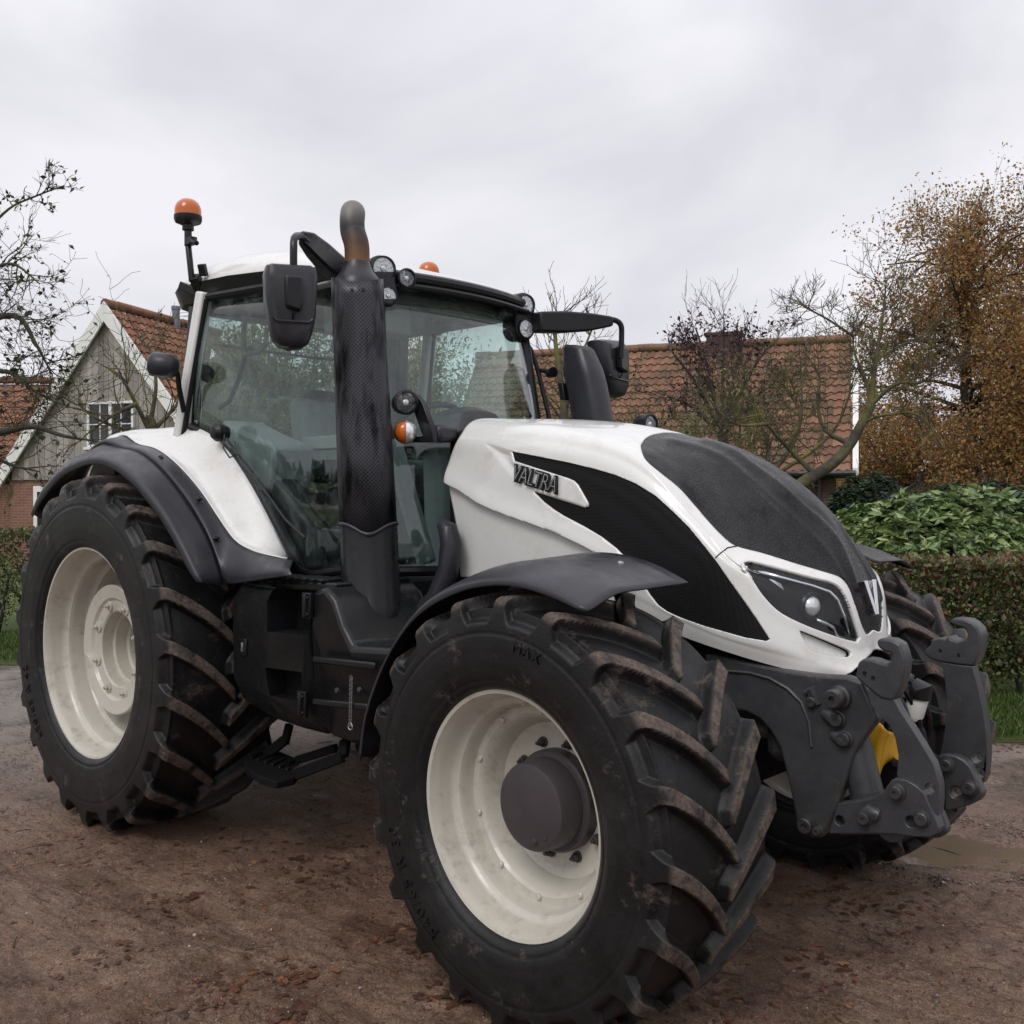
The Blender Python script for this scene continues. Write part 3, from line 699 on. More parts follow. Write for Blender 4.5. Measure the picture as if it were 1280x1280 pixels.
stw.tube([cc-axw*.03, Vector((1.4, 0, 1.95))], .03, 8); stw.build('steering_wheel', M['black'], cab)
MB().tube([PY(308, 388, -.66), PY(304, 420, -.66), PY(306, 445, -.66), PY(298, 475, -.64), PY(288, 500, -.62), PY(275, 510, -.6)], .013, 8).build('grab_rail', M['darkgrey'], cab)
MB().tube([PY(306, 443, -.66), PY(325, 440, -.62), PY(332, 430, -.6), PY(333, 410, -.58)], .012, 8).build('grab_rail', M['darkgrey'], cab)
MB().lathe([(.045, 0), (.05, .01), (.045, .03), (0, .032)], 20, PY(256, 467, -.72), (.8, -.5, 0)).build('cabin_speaker', M['black'], cab)
sh = MB(); sh.box((.95, -.45, 2.56), (1.25, -.10, 2.73)); sh.build('overhead_panel', M['grey'], cab, bevel=.02)
MB().bar((1.58, -.30, 1.40), (1.46, -.42, 2.0), .10, .05, up=(1, 0, 0)).build('inner_post', M['grey'], cab, bevel=.015)
MB().tube([PY(283, 548, -.86), PY(302, 575, -.85), PY(330, 612, -.82), PY(357, 650, -.79), PY(381, 672, -.76)], .007, 6).build('wiper', M['black'], cab)
MB().tube([PY(281, 543, -.88), PY(279, 560, -.9), PY(287, 572, -.9), PY(297, 568, -.88), PY(293, 552, -.87)], .004, 6).build('wiper_hose', M['black'], cab)
wm = MB(); wm.lathe([(.035, -.03), (.045, 0), (.045, .03), (.03, .05), (0, .055)], 16, PY(277, 541, -.85), (0, -1, 0)); wm.build('wiper_motor', M['black'], cab)
# oddments on the cabin floor seen through the glass
MB().box((1.10, -.58, 1.352), (1.24, -.48, 1.362)).build('floor_paper', M['cream'], cab)
# black bulkhead between cab and bonnet, hoses
bk = MB(); bk.prism([(1.83, -.40, 1.05), (1.97, -.40, 1.05), (1.97, -.40, 1.95), (1.90, -.40, 2.04), (1.83, -.40, 2.0)], (0, .80, 0)); bk.build('front_bulkhead', M['matte'], cab, bevel=.03)
MB().tube([PY(553, 655, -.5), PY(560, 662, -.5), PY(564, 680, -.5), PY(560, 715, -.5), PY(545, 750, -.52), PY(520, 775, -.55)], [.03, .045, .05, .05, .05, .05], 12).build('intake_duct', M['plastic'], tractor)
# lights on the front of the roof
def lens_unit(parent, c, ax, r_):
    """reflector bowl with its bulb behind a clear lens"""
    MB().lathe([(r_*1.14, .0), (r_*1.14, .012), (r_*1.0, .014), (r_*.98, .002)], 28, c, ax).build('lamp_bezel', M['black'], parent, smooth=40)
    MB().lathe([(r_, .004), (r_*.9, .000), (r_*.55, -.0+.0005), (r_*.32, .001), (r_*.30, .005), (r_*.2, .008), (0, .009)], 28, c, ax).build('reflector', M['lens'], parent, smooth=60)
    return MB().lathe([(r_*.99, .006), (r_*.7, .012), (r_*.4, .016), (0, .018)], 28, c, ax).build('lamp_lens', M['clear'], parent, smooth=60)
def round_lamp(parent, c, ax, r_, depth, name='work_light'):
    l = MB(); l.lathe([(r_*.55, -depth), (r_*.9, -depth*.7), (r_, -depth*.2), (r_, .012), (r_*.86, .016), (r_*.84, .004)], 28, c, ax); l.build('lamp_housing', M['black'], parent, smooth=40)
    return lens_unit(parent, c, ax, r_*.9)
def shell(parent, pts, r_, depth, ax, name='lamp_housing'):
    """oval housing wrapped round stacked lamps"""
    ax = Vector(ax).normalized(); a, b = Vector(pts[0]), Vector(pts[1]); u = (b-a).normalized(); s = ax.cross(u); o = []
    for k in range(13): t = PI*k/12; o.append(a-u*(math.sin(t)*r_[0])+s*(math.cos(t)*r_[0]))
    for k in range(13): t = PI*k/12; o.append(b+u*(math.sin(t)*r_[1])-s*(math.cos(t)*r_[1]))
    o = o if True else o
    return MB().prism([p-ax*depth for p in o], ax*depth).build(name, M['black'], parent, bevel=.015, segs=3)
axr = Vector((.93, -.34, -.05)); axl = Vector((.97, -.2, -.05))
L = empty('light_cluster', (0, 0, 0), parent=tractor)
a = PY(479, 336, -.50); b = PY(485, 370, -.50)
shell(L, (a, b), (.072, .052), .14, axr); 
for c, r_ in ((a, .053), (b, .039)): lens_unit(L, c, axr, r_)
L = empty('work_light', (0, 0, 0), parent=tractor); round_lamp(L, PY(508, 348, -.40), axr, .046, .09)
L = empty('light_cluster', (0, 0, 0), parent=tractor)
a = PY(657, 381, .52); b = PY(657, 411, .52)
shell(L, (a, b), (.068, .064), .14, axl)
for c, r_ in ((a, .050), (b, .047)): lens_unit(L, c, axl, r_)
L = empty('work_light', (0, 0, 0), parent=tractor); round_lamp(L, PY(631, 379, .40), axl, .046, .10)
# work light and indicator on the right, beside the bonnet
L = empty('side_light_bracket', (0, 0, 0), parent=tractor)
c1 = PY(507, 503, -.60); c2 = PY(507, 540, -.60)
round_lamp(L, c1, (.88, -.47, -.05), .055, .11)
MB().prism([PY(518, 492, -.55), PY(528, 503, -.55), PY(541, 540, -.55), PY(541, 553, -.55), PY(500, 553, -.55), PY(500, 548, -.55), PY(528, 545, -.55), PY(516, 512, -.55)], (0, .03, 0)).build('bracket', M['black'], L, bevel=.004)
MB().box(PY(527, 553, -.52)-np.array((0, 0, 0)), PY(527, 553, -.52)+np.array((.12, .12, .075))).build('bracket', M['plastic'], L, bevel=.02)
ax_ = Vector((.80, -.60, 0)); ind = MB()
ind.lathe([(.05, -.035), (.053, -.02), (.05, .0), (0, .0)], 28, c2, ax_); ind.build('indicator_base', M['black'], L)
for half, mt in ((1, 'amber'), (-1, 'lens')):
    sd = Vector((0, 0, 1)).cross(ax_).normalized(); h = MB(); n = 12
    vs = []
    for i in range(7):
        t = i/6*PI/2; rr = .05*math.cos(t); hh = .05*math.sin(t)*.8
        for j in range(n+1):
            q = -PI/2+PI*j/n; vs.append(Vector(c2)+ax_*hh+(-sd*half*math.cos(q)+Vector((0, 0, 1))*math.sin(q))*rr)
    h.add(vs, [(i*(n+1)+j, i*(n+1)+j+1, (i+1)*(n+1)+j+1, (i+1)*(n+1)+j) for i in range(6) for j in range(n)])
    h.build('indicator_lens', M[mt], L, smooth=60)
L = empty('work_light', (0, 0, 0), parent=tractor); round_lamp(L, PY(812, 530, .48), (.8, -.1, 0), .05, .09)
# beacons
def beacon(c, s=1.0):
    b = empty('beacon', (0, 0, 0), parent=tractor)
    MB().lathe([(.030, -.075), (.030, -.05), (.066, -.035), (.072, -.02), (.072, .0)], 28, c, (0, 0, 1)).build('beacon_base', M['black'], b)
    MB().lathe([(.069, 0), (.069, .025), (.066, .045), (.055, .068), (.035, .084), (.012, .091), (0, .092)], 28, c, (0, 0, 1)).build('beacon_lens', M['amber'], b, smooth=60)
    return b
c = PY(235, 270, -.84); bc = beacon(c)
st = MB(); st.tube([c+np.array((0, 0, -.07)), c+np.array((0, 0, -.16))], .020, 10); st.tube([c+np.array((0, 0, -.15)), PY(240, 352, -.84)], .017, 10)
st.box(PY(237, 302, -.84)+np.array((-.01, -.02, -.02)), PY(237, 302, -.84)+np.array((.045, .02, .02))); st.tube([PY(240, 300, -.85), PY(246, 304, -.86)], .014, 8)
st.bar(PY(243, 345, -.83), PY(250, 362, -.78), .05, .05); st.bar(PY(252, 330, -.82), PY(255, 345, -.8), .04, .03); st.bar(PY(231, 358, -.80), PY(262, 372, -.74), .10, .04)
st.build('beacon_stalk', M['black'], bc, bevel=.004)
c = PY(536, 345, .84); bc = beacon(c); MB().tube([c+np.array((0, 0, -.07)), (.33, .80, 2.86)], .02, 10).build('beacon_stalk', M['black'], bc)
# mirrors: padded arm, bent tube, two-part shell
def mirror(s):
    m_ = empty('wing_mirror', (0, 0, 0), parent=tractor)
    if s > 0: m_.scale = (1, -1, 1)
    ar = [PY(432, 345, -.58), PY(405, 322, -.75), PY(388, 306, -.90), PY(376, 297, -1.0)] if s < 0 else [mir(PY(668, 403, .56)), mir(PY(700, 403, .72)), mir(PY(735, 403, .90)), mir(PY(764, 402, 1.02))]
    a2 = MB(); rr = [(.055, .05), (.06, .045), (.05, .035), (.028, .022)]; vs = []
    for p, (h, w) in zip(ar, rr):
        for q in ((-w, -h), (w, -h), (w, h), (-w, h)): vs.append(p+np.array((q[0], 0, q[1])))
    a2.add(vs, [(4*i+j, 4*i+(j+1) % 4, 4*i+4+(j+1) % 4, 4*i+4+j) for i in range(3) for j in range(4)]+[(0, 1, 2, 3), (15, 14, 13, 12)]); a2.build('mirror_arm', M['black'], m_, bevel=.012)
    MB().tube(resample(crom([PY(384, 303, -.95), PY(374, 295, -1.03), PY(368, 298, -1.1), PY(367, 310, -1.12), PY(367, 350, -1.12)] if s < 0 else [mir(PY(x_, y_, yw)) for x_, y_, yw in ((756, 400, 1.0), (768, 400, 1.05), (776, 406, 1.08), (777, 420, 1.09), (776, 448, 1.09))], 5), 18), .016, 10).build('mirror_tube', M['black'], m_)
    if s < 0:
        px_ = ((333, 331), (340, 329), (388, 332), (395, 336), (397, 350), (395, 395), (391, 415), (386, 429), (378, 435), (363, 437), (350, 433), (342, 425), (337, 407), (331, 375), (330, 342)); c0 = PY(364, 385, -1.13); nv = np.array((.90, -.44, 0))
    else:
        px_ = ((747, 425), (752, 424), (774, 426), (777, 430), (779, 445), (781, 470), (780, 488), (776, 496), (769, 498), (762, 494), (756, 482), (751, 468), (747, 445)); c0 = PY(764, 462, 1.11); nv = np.array((.97, .24, 0))
    nv = nv/np.linalg.norm(nv); out = [PP(a, b, c0, nv) for a, b in px_]; cen = np.mean(out, axis=0); n = len(out); vs = []
    fl_ = (lambda p: p) if s < 0 else mir
    for sc, t in ((.80, .045), (.95, .028), (1.0, .0), (1.0, -.05), (.95, -.07)): vs += [fl_(cen+(p-cen)*sc+nv*t) for p in out]
    b = MB().add(vs, [(r_*n+i, r_*n+(i+1) % n, (r_+1)*n+(i+1) % n, (r_+1)*n+i) for r_ in range(4) for i in range(n)]+[tuple(range(n))]); b.build('mirror_shell', M['plastic'], m_, smooth=40)
    obj('mirror_glass', [fl_(cen+(p-cen)*.94-nv*.066) for p in out], [tuple(range(n))], M['chrome'], m_)
    sv = np.array((-nv[1], nv[0], 0)); kk = np.linalg.norm(out[0]-out[2]); up_ = np.array((0, 0, 1.0)); c1 = cen+nv*.045+up_*.06
    MB().prism([fl_(c1+sv*(a*kk)+up_*b) for a, b in ((-.18, -.07), (.16, -.085), (.22, -.05), (.2, .06), (-.2, .06))], fl_(nv*.035)).build('mirror_clamp', M['black'], m_, bevel=.01)
    c2 = cen+nv*.047-up_*.065; MB().tube([fl_(c2-sv*(.45*kk)+up_*.012), fl_(c2-sv*(.36*kk)), fl_(c2+sv*(.36*kk)), fl_(c2+sv*(.45*kk)+up_*.012)], .007, 6).build('shell_seam', M['plastic'], m_)
    MB().tube([fl_(c2+nv*.0+up_*.01), fl_(c2+nv*.012+up_*.03), fl_(c2+sv*.015+nv*.01+up_*.055)], .005, 6).build('mirror_cable', M['black'], m_)
    return m_
mirror(-1); mirror(1)
# outside handrail by the left front pillar
hr = MB(); pts = [PY(644, 424, .60), PY(655, 427, .66), PY(664, 438, .70), PY(672, 462, .72), PY(680, 495, .73), PY(688, 530, .74), PY(692, 560, .74)]
hr.tube(resample(crom(pts, 4), 24), .014, 8); hr.lathe([(.03, 0), (.03, .04), (0, .04)], 14, PY(687, 466, .74), (.9, -.3, 0)); hr.tube([PY(672, 462, .72), PY(687, 466, .75)], .012, 6); hr.build('handrail', M['black'], tractor)
# rear work light on the right mudguard
L = empty('rear_light', (0, 0, 0), parent=tractor)
MB().lathe([(.0, -.075), (.035, -.07), (.058, -.045), (.064, 0), (.064, .06), (.05, .075), (0, .08)], 28, PY(206, 457, -1.0), (-.75, -.65, .15)).build('lamp_housing', M['plastic'], L, smooth=60)
MB().tube([PY(214, 458, -.98), PY(222, 466, -.95), PY(224, 485, -.92), PY(230, 515, -.88)], .014, 8).build('bracket', M['black'], L)
# ------------------------------------------------------------------ exhaust and air intake
ea = PY(466, 780, -.75); eb = PY(447, 362, -.75)
def e_at(z): t = (z-ea[2])/(eb[2]-ea[2]); return ea+(eb-ea)*t
def e_ring(z, r_, n=64):
    c = e_at(z); out = []
    for j in range(n):
        a = 2*PI*j/n; d = (a-R(-38)+PI) % (2*PI)-PI; rr = r_*(1+.07*math.exp(-(d/.2)**2)-.02*math.cos(2*d))
        out.append(c+np.array((math.cos(a)*rr, math.sin(a)*rr, 0)))
    return out
exh = empty('exhaust', (0, 0, 0), parent=tractor)
def e_tube(name, zr, mat, uv=False, cap=False, vfun=None, **kw):
    n = 64; v = []
    for k, (z, r_) in enumerate(zr):
        ring_ = e_ring(z, r_)
        if vfun: ring_ = [p+np.array((0, 0, vfun(2*PI*j/n, k))) for j, p in enumerate(ring_)]
        v += ring_
    f = [(i*n+j, i*n+(j+1) % n, (i+1)*n+(j+1) % n, (i+1)*n+j) for i in range(len(zr)-1) for j in range(n)]
    if cap: f += [tuple(range(n-1, -1, -1)), tuple((len(zr)-1)*n+j for j in range(n))]
    o = obj(name, v, f, mat, exh, smooth=40, **kw)
    if uv:
        me = o.data; ul = me.uv_layers.new(name='UVMap')
        for pl in me.polygons:
            for li in pl.loop_indices:
                vi = me.loops[li].vertex_index; j = vi % n; z = me.vertices[vi].co.z
                jj = j if not (j == 0 and any(me.loops[q].vertex_index % n == n-1 for q in pl.loop_indices)) else n
                s_ = jj/n*2*PI*.12/.0125; t_ = z/.0125; ul.data[li].uv = ((s_+t_)*.7071, (t_-s_)*.7071)
    return o
zt = eb[2]+.02; zm = PY(458, 655, -.75)[2]
def vdip(a, k): d = (a-R(-38)+PI) % (2*PI)-PI; return -.045*math.exp(-(d/.55)**2)*1.0
e_tube('heat_shield', [(zm+.012, .125), (zm+.3, .122), (zt-.3, .117), (zt-.06, .115), (zt+.01, .114)], M['perf'], uv=True, solid=.004, off=-1, vfun=lambda a, k: vdip(a, k) if k == 0 else (.03*math.cos(2*(a-R(-38)))*-.6 if k == 4 else 0))
e_tube('shield_trim', [(zm-.006, .128), (zm+.012, .128)], M['plastic'], vfun=vdip, solid=.006, off=0)
e_tube('silencer', [(ea[2]-.02, .128), (ea[2]+.08, .130), (ea[2]+.085, .127), (zm-.01, .125), (zm+.02, .122)], M['tank'], cap=True, vfun=lambda a, k: vdip(a, k) if k >= 3 else 0)
MB().lathe([(.112, -.04), (.110, .0), (.095, .03), (.072, .06), (.062, .085), (.058, .1)], 32, e_at(zt), (-.04, 0, 1)).build('collar', M['plastic'], exh, smooth=50)
pt = e_at(zt+.05); ptz = PY(441, 262, -.75); eD = ray(441, 300); eD = eD*np.array((1, 1, 0)); eD /= np.linalg.norm(eD)
pp_ = [pt, pt+(0, 0, .12), np.array((ptz[0], -.75, ptz[2]-.10)), np.array((ptz[0]-.005, -.75, ptz[2]-.05)), np.array((ptz[0], -.75, ptz[2]-.012))+eD*.03, np.array((ptz[0], -.75, ptz[2]+.004))+eD*.075, np.array((ptz[0], -.75, ptz[2]+.004))+eD*.15]
MB().tube(resample(crom(pp_, 6), 40), .056, 24).build('tailpipe', M['pipe'], exh, smooth=60)
for j in (-1, 1):
    MB().lathe([(.008, 0), (.008, .008), (0, .009)], 8, PY(447+j*7, 363, -.86), (.75, -.66, 0)).build('clip', M['black'], exh)
sp = [PY(430+random.uniform(0, 14), 700+random.uniform(-10, 8), -.83) for _ in range(9)]
ai = empty('air_intake', (0, 0, 0), parent=tractor)
crv = [PY(722, 432, .75), PY(727, 455, .75), PY(735, 490, .75), PY(742, 530, .75), PY(746, 570, .75)]
v = []; n = 32
for k, p in enumerate(resample(crom(crv, 5), 16)):
    t = k/15; sc = min(1, .72+t*1.2)
    for j in range(n):
        a = 2*PI*j/n; c_, s_ = math.cos(a), math.sin(a)
        v.append(p+np.array((.11*sc*np.sign(c_)*abs(c_)**.7, .09*sc*np.sign(s_)*abs(s_)**.7, (.045*c_ if k == 0 else 0)+(-.06*c_ if k == 0 else 0))))
MB().add(v, [(i*n+j, i*n+(j+1) % n, (i+1)*n+(j+1) % n, (i+1)*n+j) for i in range(15) for j in range(n)]+[tuple(range(n))]).build('intake_cowl', M['plastic'], ai, smooth=45, bevel=.02)
MB().prism([PY(697, 478, .68), PY(703, 478, .68), PY(706, 500, .68), PY(700, 500, .68)], (0, .1, 0)).build('cowl_bracket', M['black'], ai, bevel=.006)
# ------------------------------------------------------------------ mudguards
H = lambda *p: np.array(p, float)
def ycurve(y, px, pre=()): return [H(x, y, z) for x, z in pre]+[PY(a, b, y) for a, b in px]
c1 = ycurve(-1.23, [(41, 646), (52, 626), (75, 598), (100, 584), (122, 580), (142, 587), (162, 602), (181, 623), (200, 648), (217, 676), (232, 706), (246, 728)])
c1b = ycurve(-1.225, [(40, 642), (50, 617), (72, 590), (98, 575), (124, 571), (147, 579), (168, 596), (188, 618), (207, 644), (224, 673), (239, 702), (252, 728)])
c2 = ycurve(-1.16, [(110, 568), (138, 565), (160, 574), (181, 591), (201, 614), (220, 641), (238, 671), (252, 701), (264, 730)], [(-.80, 1.60), (-.62, 1.80), (-.40, 1.93)])
c3 = ycurve(-1.075, [(150, 560), (175, 566), (200, 585), (225, 615), (245, 645), (262, 677), (273, 708), (279, 731)], [(-.80, 1.60), (-.62, 1.82), (-.40, 1.95), (-.2, 2.01)])
mg = empty('rear_mudguard', (0, 0, 0), parent=tractor)
loft('mudguard_extension', [c1, c1b, c2, c3], 40, M['plastic'], mg, m=4, smooth=60, solid=.006, off=0)
c3b = ycurve(-1.072, [(152, 561), (177, 567), (202, 586), (227, 616), (247, 646), (264, 678), (275, 709), (283, 729), (310, 727), (365, 719)], [(-.78, 1.61), (-.60, 1.83), (-.40, 1.96), (-.2, 2.02)])
c4 = ycurve(-.985, [(172, 556), (195, 562), (220, 580), (248, 611), (269, 642), (286, 667), (298, 680), (318, 690), (366, 701)], [(-.74, 1.66), (-.58, 1.87), (-.38, 1.99), (-.15, 2.06)])
c3c = [(a*.75+b*.25)+H(0, -.012, .012) for a, b in zip(resample(crom(c3b, 6), 30), resample(crom(c4, 6), 30))]
loft('mudguard_strip', [c3b, c3c, c4], 44, M['plastic'], mg, m=5, smooth=60, solid=.006, off=0)
for px, py, y in ((201, 573, -1.03), (250, 624, -1.03), (271, 673, -1.05), (252, 715, -1.14), (291, 709, -1.0)):
    MB().lathe([(.016, 0), (.014, .012), (.006, .012), (.006, .006), (0, .006)], 14, PY(px, py, y), (.3, -.5, .8) if py < 690 else (.7, -.7, .1)).build('fixing_screw', M['black'], mg)
c4w = ycurve(-.985, [(172, 555), (195, 561), (220, 579), (248, 610), (269, 641), (286, 666), (298, 679), (318, 689), (340, 695), (359, 698)], [(-.64, 1.70), (-.52, 1.90), (-.36, 2.0), (-.15, 2.07)])
c5a = ycurve(-.95, [(160, 549), (190, 552), (222, 573), (254, 608), (277, 641), (297, 668), (318, 684), (340, 692), (358, 697)], [(-.62, 1.80), (-.5, 2.0), (-.38, 2.06)])
c5 = ycurve(-.91, [(160, 542), (190, 543), (228, 562), (266, 600), (299, 640), (325, 672), (342, 688), (358, 697)], [(-.60, 1.85), (-.5, 2.03), (-.42, 2.08)])
c6 = ycurve(-.83, [(160, 539), (200, 536), (240, 534), (266, 545), (288, 567), (312, 603), (332, 640), (349, 674), (360, 697)], [(-.58, 1.85), (-.5, 2.05)])
loft('mudguard_panel', [c4w, c5a, c5, c6], 48, M['white'], mg, m=5, smooth=60, solid=.006, off=0)
c7 = [p+H(0, .10, -.05) for p in c6]
loft('mudguard_inner', [c6, c7], 40, M['plastic'], mg, m=2, smooth=60, solid=.004, off=-1)
mg2 = mirror_copy(mg, tractor)
f1 = ycurve(-1.24, [(451, 951), (456, 905), (468, 862), (487, 818), (512, 781), (540, 757), (575, 740), (600, 734), (628, 732), (660, 737), (695, 749), (714, 758), (727, 764)])
f2 = ycurve(-1.225, [(451, 946), (459, 893), (473, 848), (495, 803), (523, 763), (556, 738), (596, 725), (632, 722), (666, 727), (702, 740), (725, 753), (739, 762)])
def farc(y, rr, a0, a1): return [H(2.995+rr(t)*math.cos(R(a0+(a1-a0)*t)), y, .694+rr(t)*math.sin(R(a0+(a1-a0)*t))) for t in np.linspace(0, 1, 14)]
f3 = farc(-1.10, lambda t: .755+.055*math.sin(t*PI*.62), 176, 65); f4 = farc(-.95, lambda t: .765+.055*math.sin(t*PI*.6), 176, 64.5); f5 = farc(-.74, lambda t: .775+.055*math.sin(t*PI*.6), 176, 64)
ff = empty('front_mudguard', (0, 0, 0), parent=tractor)
loft('mudguard_shell', [f1, f2, f3, f4, f5], 44, M['plastic'], ff, m=4, smooth=60, solid=.006, off=0)
for px, py, y in ((720, 713, -1.0), (776, 704, -.86)):
    MB().lathe([(.012, 0), (.010, .006), (0, .008)], 12, PY(px, py, y), (.25, 0, .97)).build('fixing_screw', M['steel'], ff)
rr_ = farc(-.93, lambda t: .775+.055*math.sin((.35+t*.42)*PI*.6)+.002, 120, 76)
for s_, rr2 in ((0, .775), ):
    pass
sup = MB(); sup.tube([(3.05, -.60, .95), (3.08, -.66, 1.25), (3.08, -.80, 1.47)], .025, 8); sup.tube([(2.9, -.60, .95), (2.85, -.66, 1.25), (2.85, -.80, 1.47)], .025, 8); sup.build('mudguard_stay', M['cast'], ff)
mirror_copy(ff, tractor)
# ------------------------------------------------------------------ fuel tank with its tool box and cab step
def yprism(name, px, y, depth, mat, parent, **kw): return MB().prism([PY(a, b, y) for a, b in px], (0, depth, 0)).build(name, mat, parent, **kw)
tk = empty('fuel_tank', (0, 0, 0), parent=tractor)
Y0 = -1.02
def chamfer(o, yb, z0, y1):
    for v in o.data.vertices:
        if v.co.z < z0 and v.co.y < y1: v.co.y += (z0-v.co.z)*.7
d_ = yprism('tool_box_door', [(301, 729), (294, 742), (289, 763), (290, 845), (286, 876), (293, 888), (312, 904), (345, 917), (378, 926), (380, 900), (384, 780), (386, 740)], Y0, .50, M['tank'], tk, bevel=.022, segs=3)
def pocket(px, y0, dep): return MB().prism([PY(a, b, y0-.05)*1.0 for a, b in px], (0, .05+dep, 0)).build('cutter', M['tank'], None, smooth=0)
cut(d_, [pocket([(322, 752), (332, 731), (374, 733), (371, 795), (322, 791)], Y0, .16), pocket([(319, 836), (365, 842), (365, 881), (318, 873)], Y0, .12)])
chamfer(d_, 0, .86, -.9)
r_ = yprism('tank_body', [(389, 740), (387, 780), (383, 900), (381, 927), (409, 939), (455, 934), (530, 930), (530, 820), (510, 812), (440, 808), (428, 782), (418, 750), (405, 733)], Y0+.004, .50, M['tank'], tk, bevel=.025, segs=3)
chamfer(r_, 0, .86, -.9)
for z in ((384, 757, 12), (378, 880, 13)):
    h = MB(); c = PY(z[0], z[1], Y0-.012); h.box(c+H(-.03, -.008, -.055), c+H(.03, .012, .055)); h.tube([c+H(0, -.012, -.05), c+H(0, -.012, .05)], .012, 8)
    for q in (-1, 1): h.lathe([(.008, 0), (.008, .006), (0, .007)], 8, c+H(.018, -.01, q*.035), (0, -1, 0))
    h.build('hinge', M['black'], tk, bevel=.004)
lt = MB(); c = PY(305, 809, Y0-.004); lt.box(c+H(-.022, -.006, -.04), c+H(.022, .01, .04)); lt.build('door_latch', M['black'], tk, bevel=.005)
MB().box(c+H(-.006, -.014, -.02), c+H(.006, -.004, .022)).build('door_latch', M['steel'], tk, bevel=.002)
for a, b in (((392, 824), (470, 833)), ((392, 877), (460, 884))):
    p, q = PY(*a, Y0-.004), PY(*b, Y0-.004); MB().bar(p, q, .018, .03, up=(0, 0, 1)).build('tank_rib', M['tank'], tk, bevel=.008)
tr = MB()
for k in range(7):
    p = PY(345+k*11, 722+k*.8, -.92); tr.box(p+H(-.018, -.05, 0), p+H(.018, .1, .012))
tr.build('tread_top', M['black'], tk, bevel=.004)
yprism('tank_top', [(303, 733), (309, 727), (420, 729), (418, 741)], -.96, .42, M['tank'], tk, bevel=.01)
chn = MB()
for k in range(22):
    p = PY(439, 847, -1.04)+(PY(438, 905, -1.04)-PY(439, 847, -1.04))*(k/21); a = .006
    qs = [p+H(*( (a*math.cos(t)*(1 if k % 2 else .2), a*math.cos(t)*(.2 if k % 2 else 1), 1.5*a*math.sin(t)))) for t in np.linspace(0, 2*PI, 9)]
    chn.tube(qs, .0021, 5, cap=False)
p = PY(438, 908, -1.04); chn.tube([p+H(.014*math.cos(t), 0, .014*math.sin(t)) for t in np.linspace(0, 2*PI, 15)], .003, 6, cap=False)
chn.build('pin_chain', M['steel'], tk)
for q in ((422, 863), (450, 862)): MB().lathe([(.012, 0), (.010, .008), (0, .01)], 10, PY(*q, Y0-.002), (0, -1, 0)).build('tank_screw', M['hub'], tk)
stp = empty('cab_step', (0, 0, 0), parent=tractor); m = MB(); zs = .43
ring2 = [PZ(a, b, zs) for a, b in ((304, 950), (308, 960), (325, 971), (346, 977), (368, 972), (374, 966))]; inn2 = [PZ(a, b, zs) for a, b in ((360, 955), (372, 948), (345, 937), (320, 941))]
m.prism(ring2+inn2, (0, 0, -.035)); m.build('step_plate', M['matte'], stp, bevel=.006)
m = MB()
for k in range(6):
    a = PZ(313+k*9, 948+k*3, zs+.003); b = PZ(333+k*8, 941+k*2.6, zs+.003); m.bar(a, b, .012, .016)
m.build('step_grip', M['black'], stp, bevel=.003)
m = MB(); m.bar(PZ(368, 969, zs), PY(428, 946, -.86), .03, .05); m.bar(PY(428, 946, -.86), PY(432, 925, -.80), .03, .05, up=(1, 0, 0)); m.bar(PZ(332, 944, zs), PY(356, 925, -.72), .03, .05); m.bar(PY(356, 930, -.72), PY(362, 905, -.70), .03, .04, up=(1, 0, 0)); m.bar(PZ(372, 950, zs), PY(420, 935, -.7), .03, .04)
m.build('step_arm', M['matte'], stp, bevel=.005)
# ------------------------------------------------------------------ chassis, axles, engine
ch = MB(); ch.box((-.5, -.32, .62), (1.9, .32, 1.22)); ch.box((1.85, -.27, .62), (3.3, .27, 1.05)); ch.build('transmission', M['matte'], tractor, bevel=.05)
MB().box((1.95, -.40, 1.0), (3.25, .40, 1.38)).build('engine', M['matte'], tractor, bevel=.04)
ax = MB(); ax.tube([(0, -.72, .912), (0, -.45, .912), (0, .45, .912), (0, .72, .912)], [.14, .2, .2, .14], 20); ax.build('rear_axle', M['matte'], tractor)
ax = MB(); ax.tube([(2.995, -.80, .694), (2.995, -.55, .694), (2.995, -.3, .68), (2.995, .3, .68), (2.995, .55, .694), (2.995, .80, .694)], [.15, .15, .11, .11, .15, .15], 20); ax.build('front_axle', M['cast'], tractor)
lk = MB(); lk.box((-1.0, -.4, .6), (-.4, .4, 1.3)); lk.bar((-.6, -.35, .6), (-1.45, -.45, .55), .06, .09); lk.bar((-.6, .35, .6), (-1.45, .45, .55), .06, .09); lk.build('rear_linkage', M['matte'], tractor, bevel=.02)
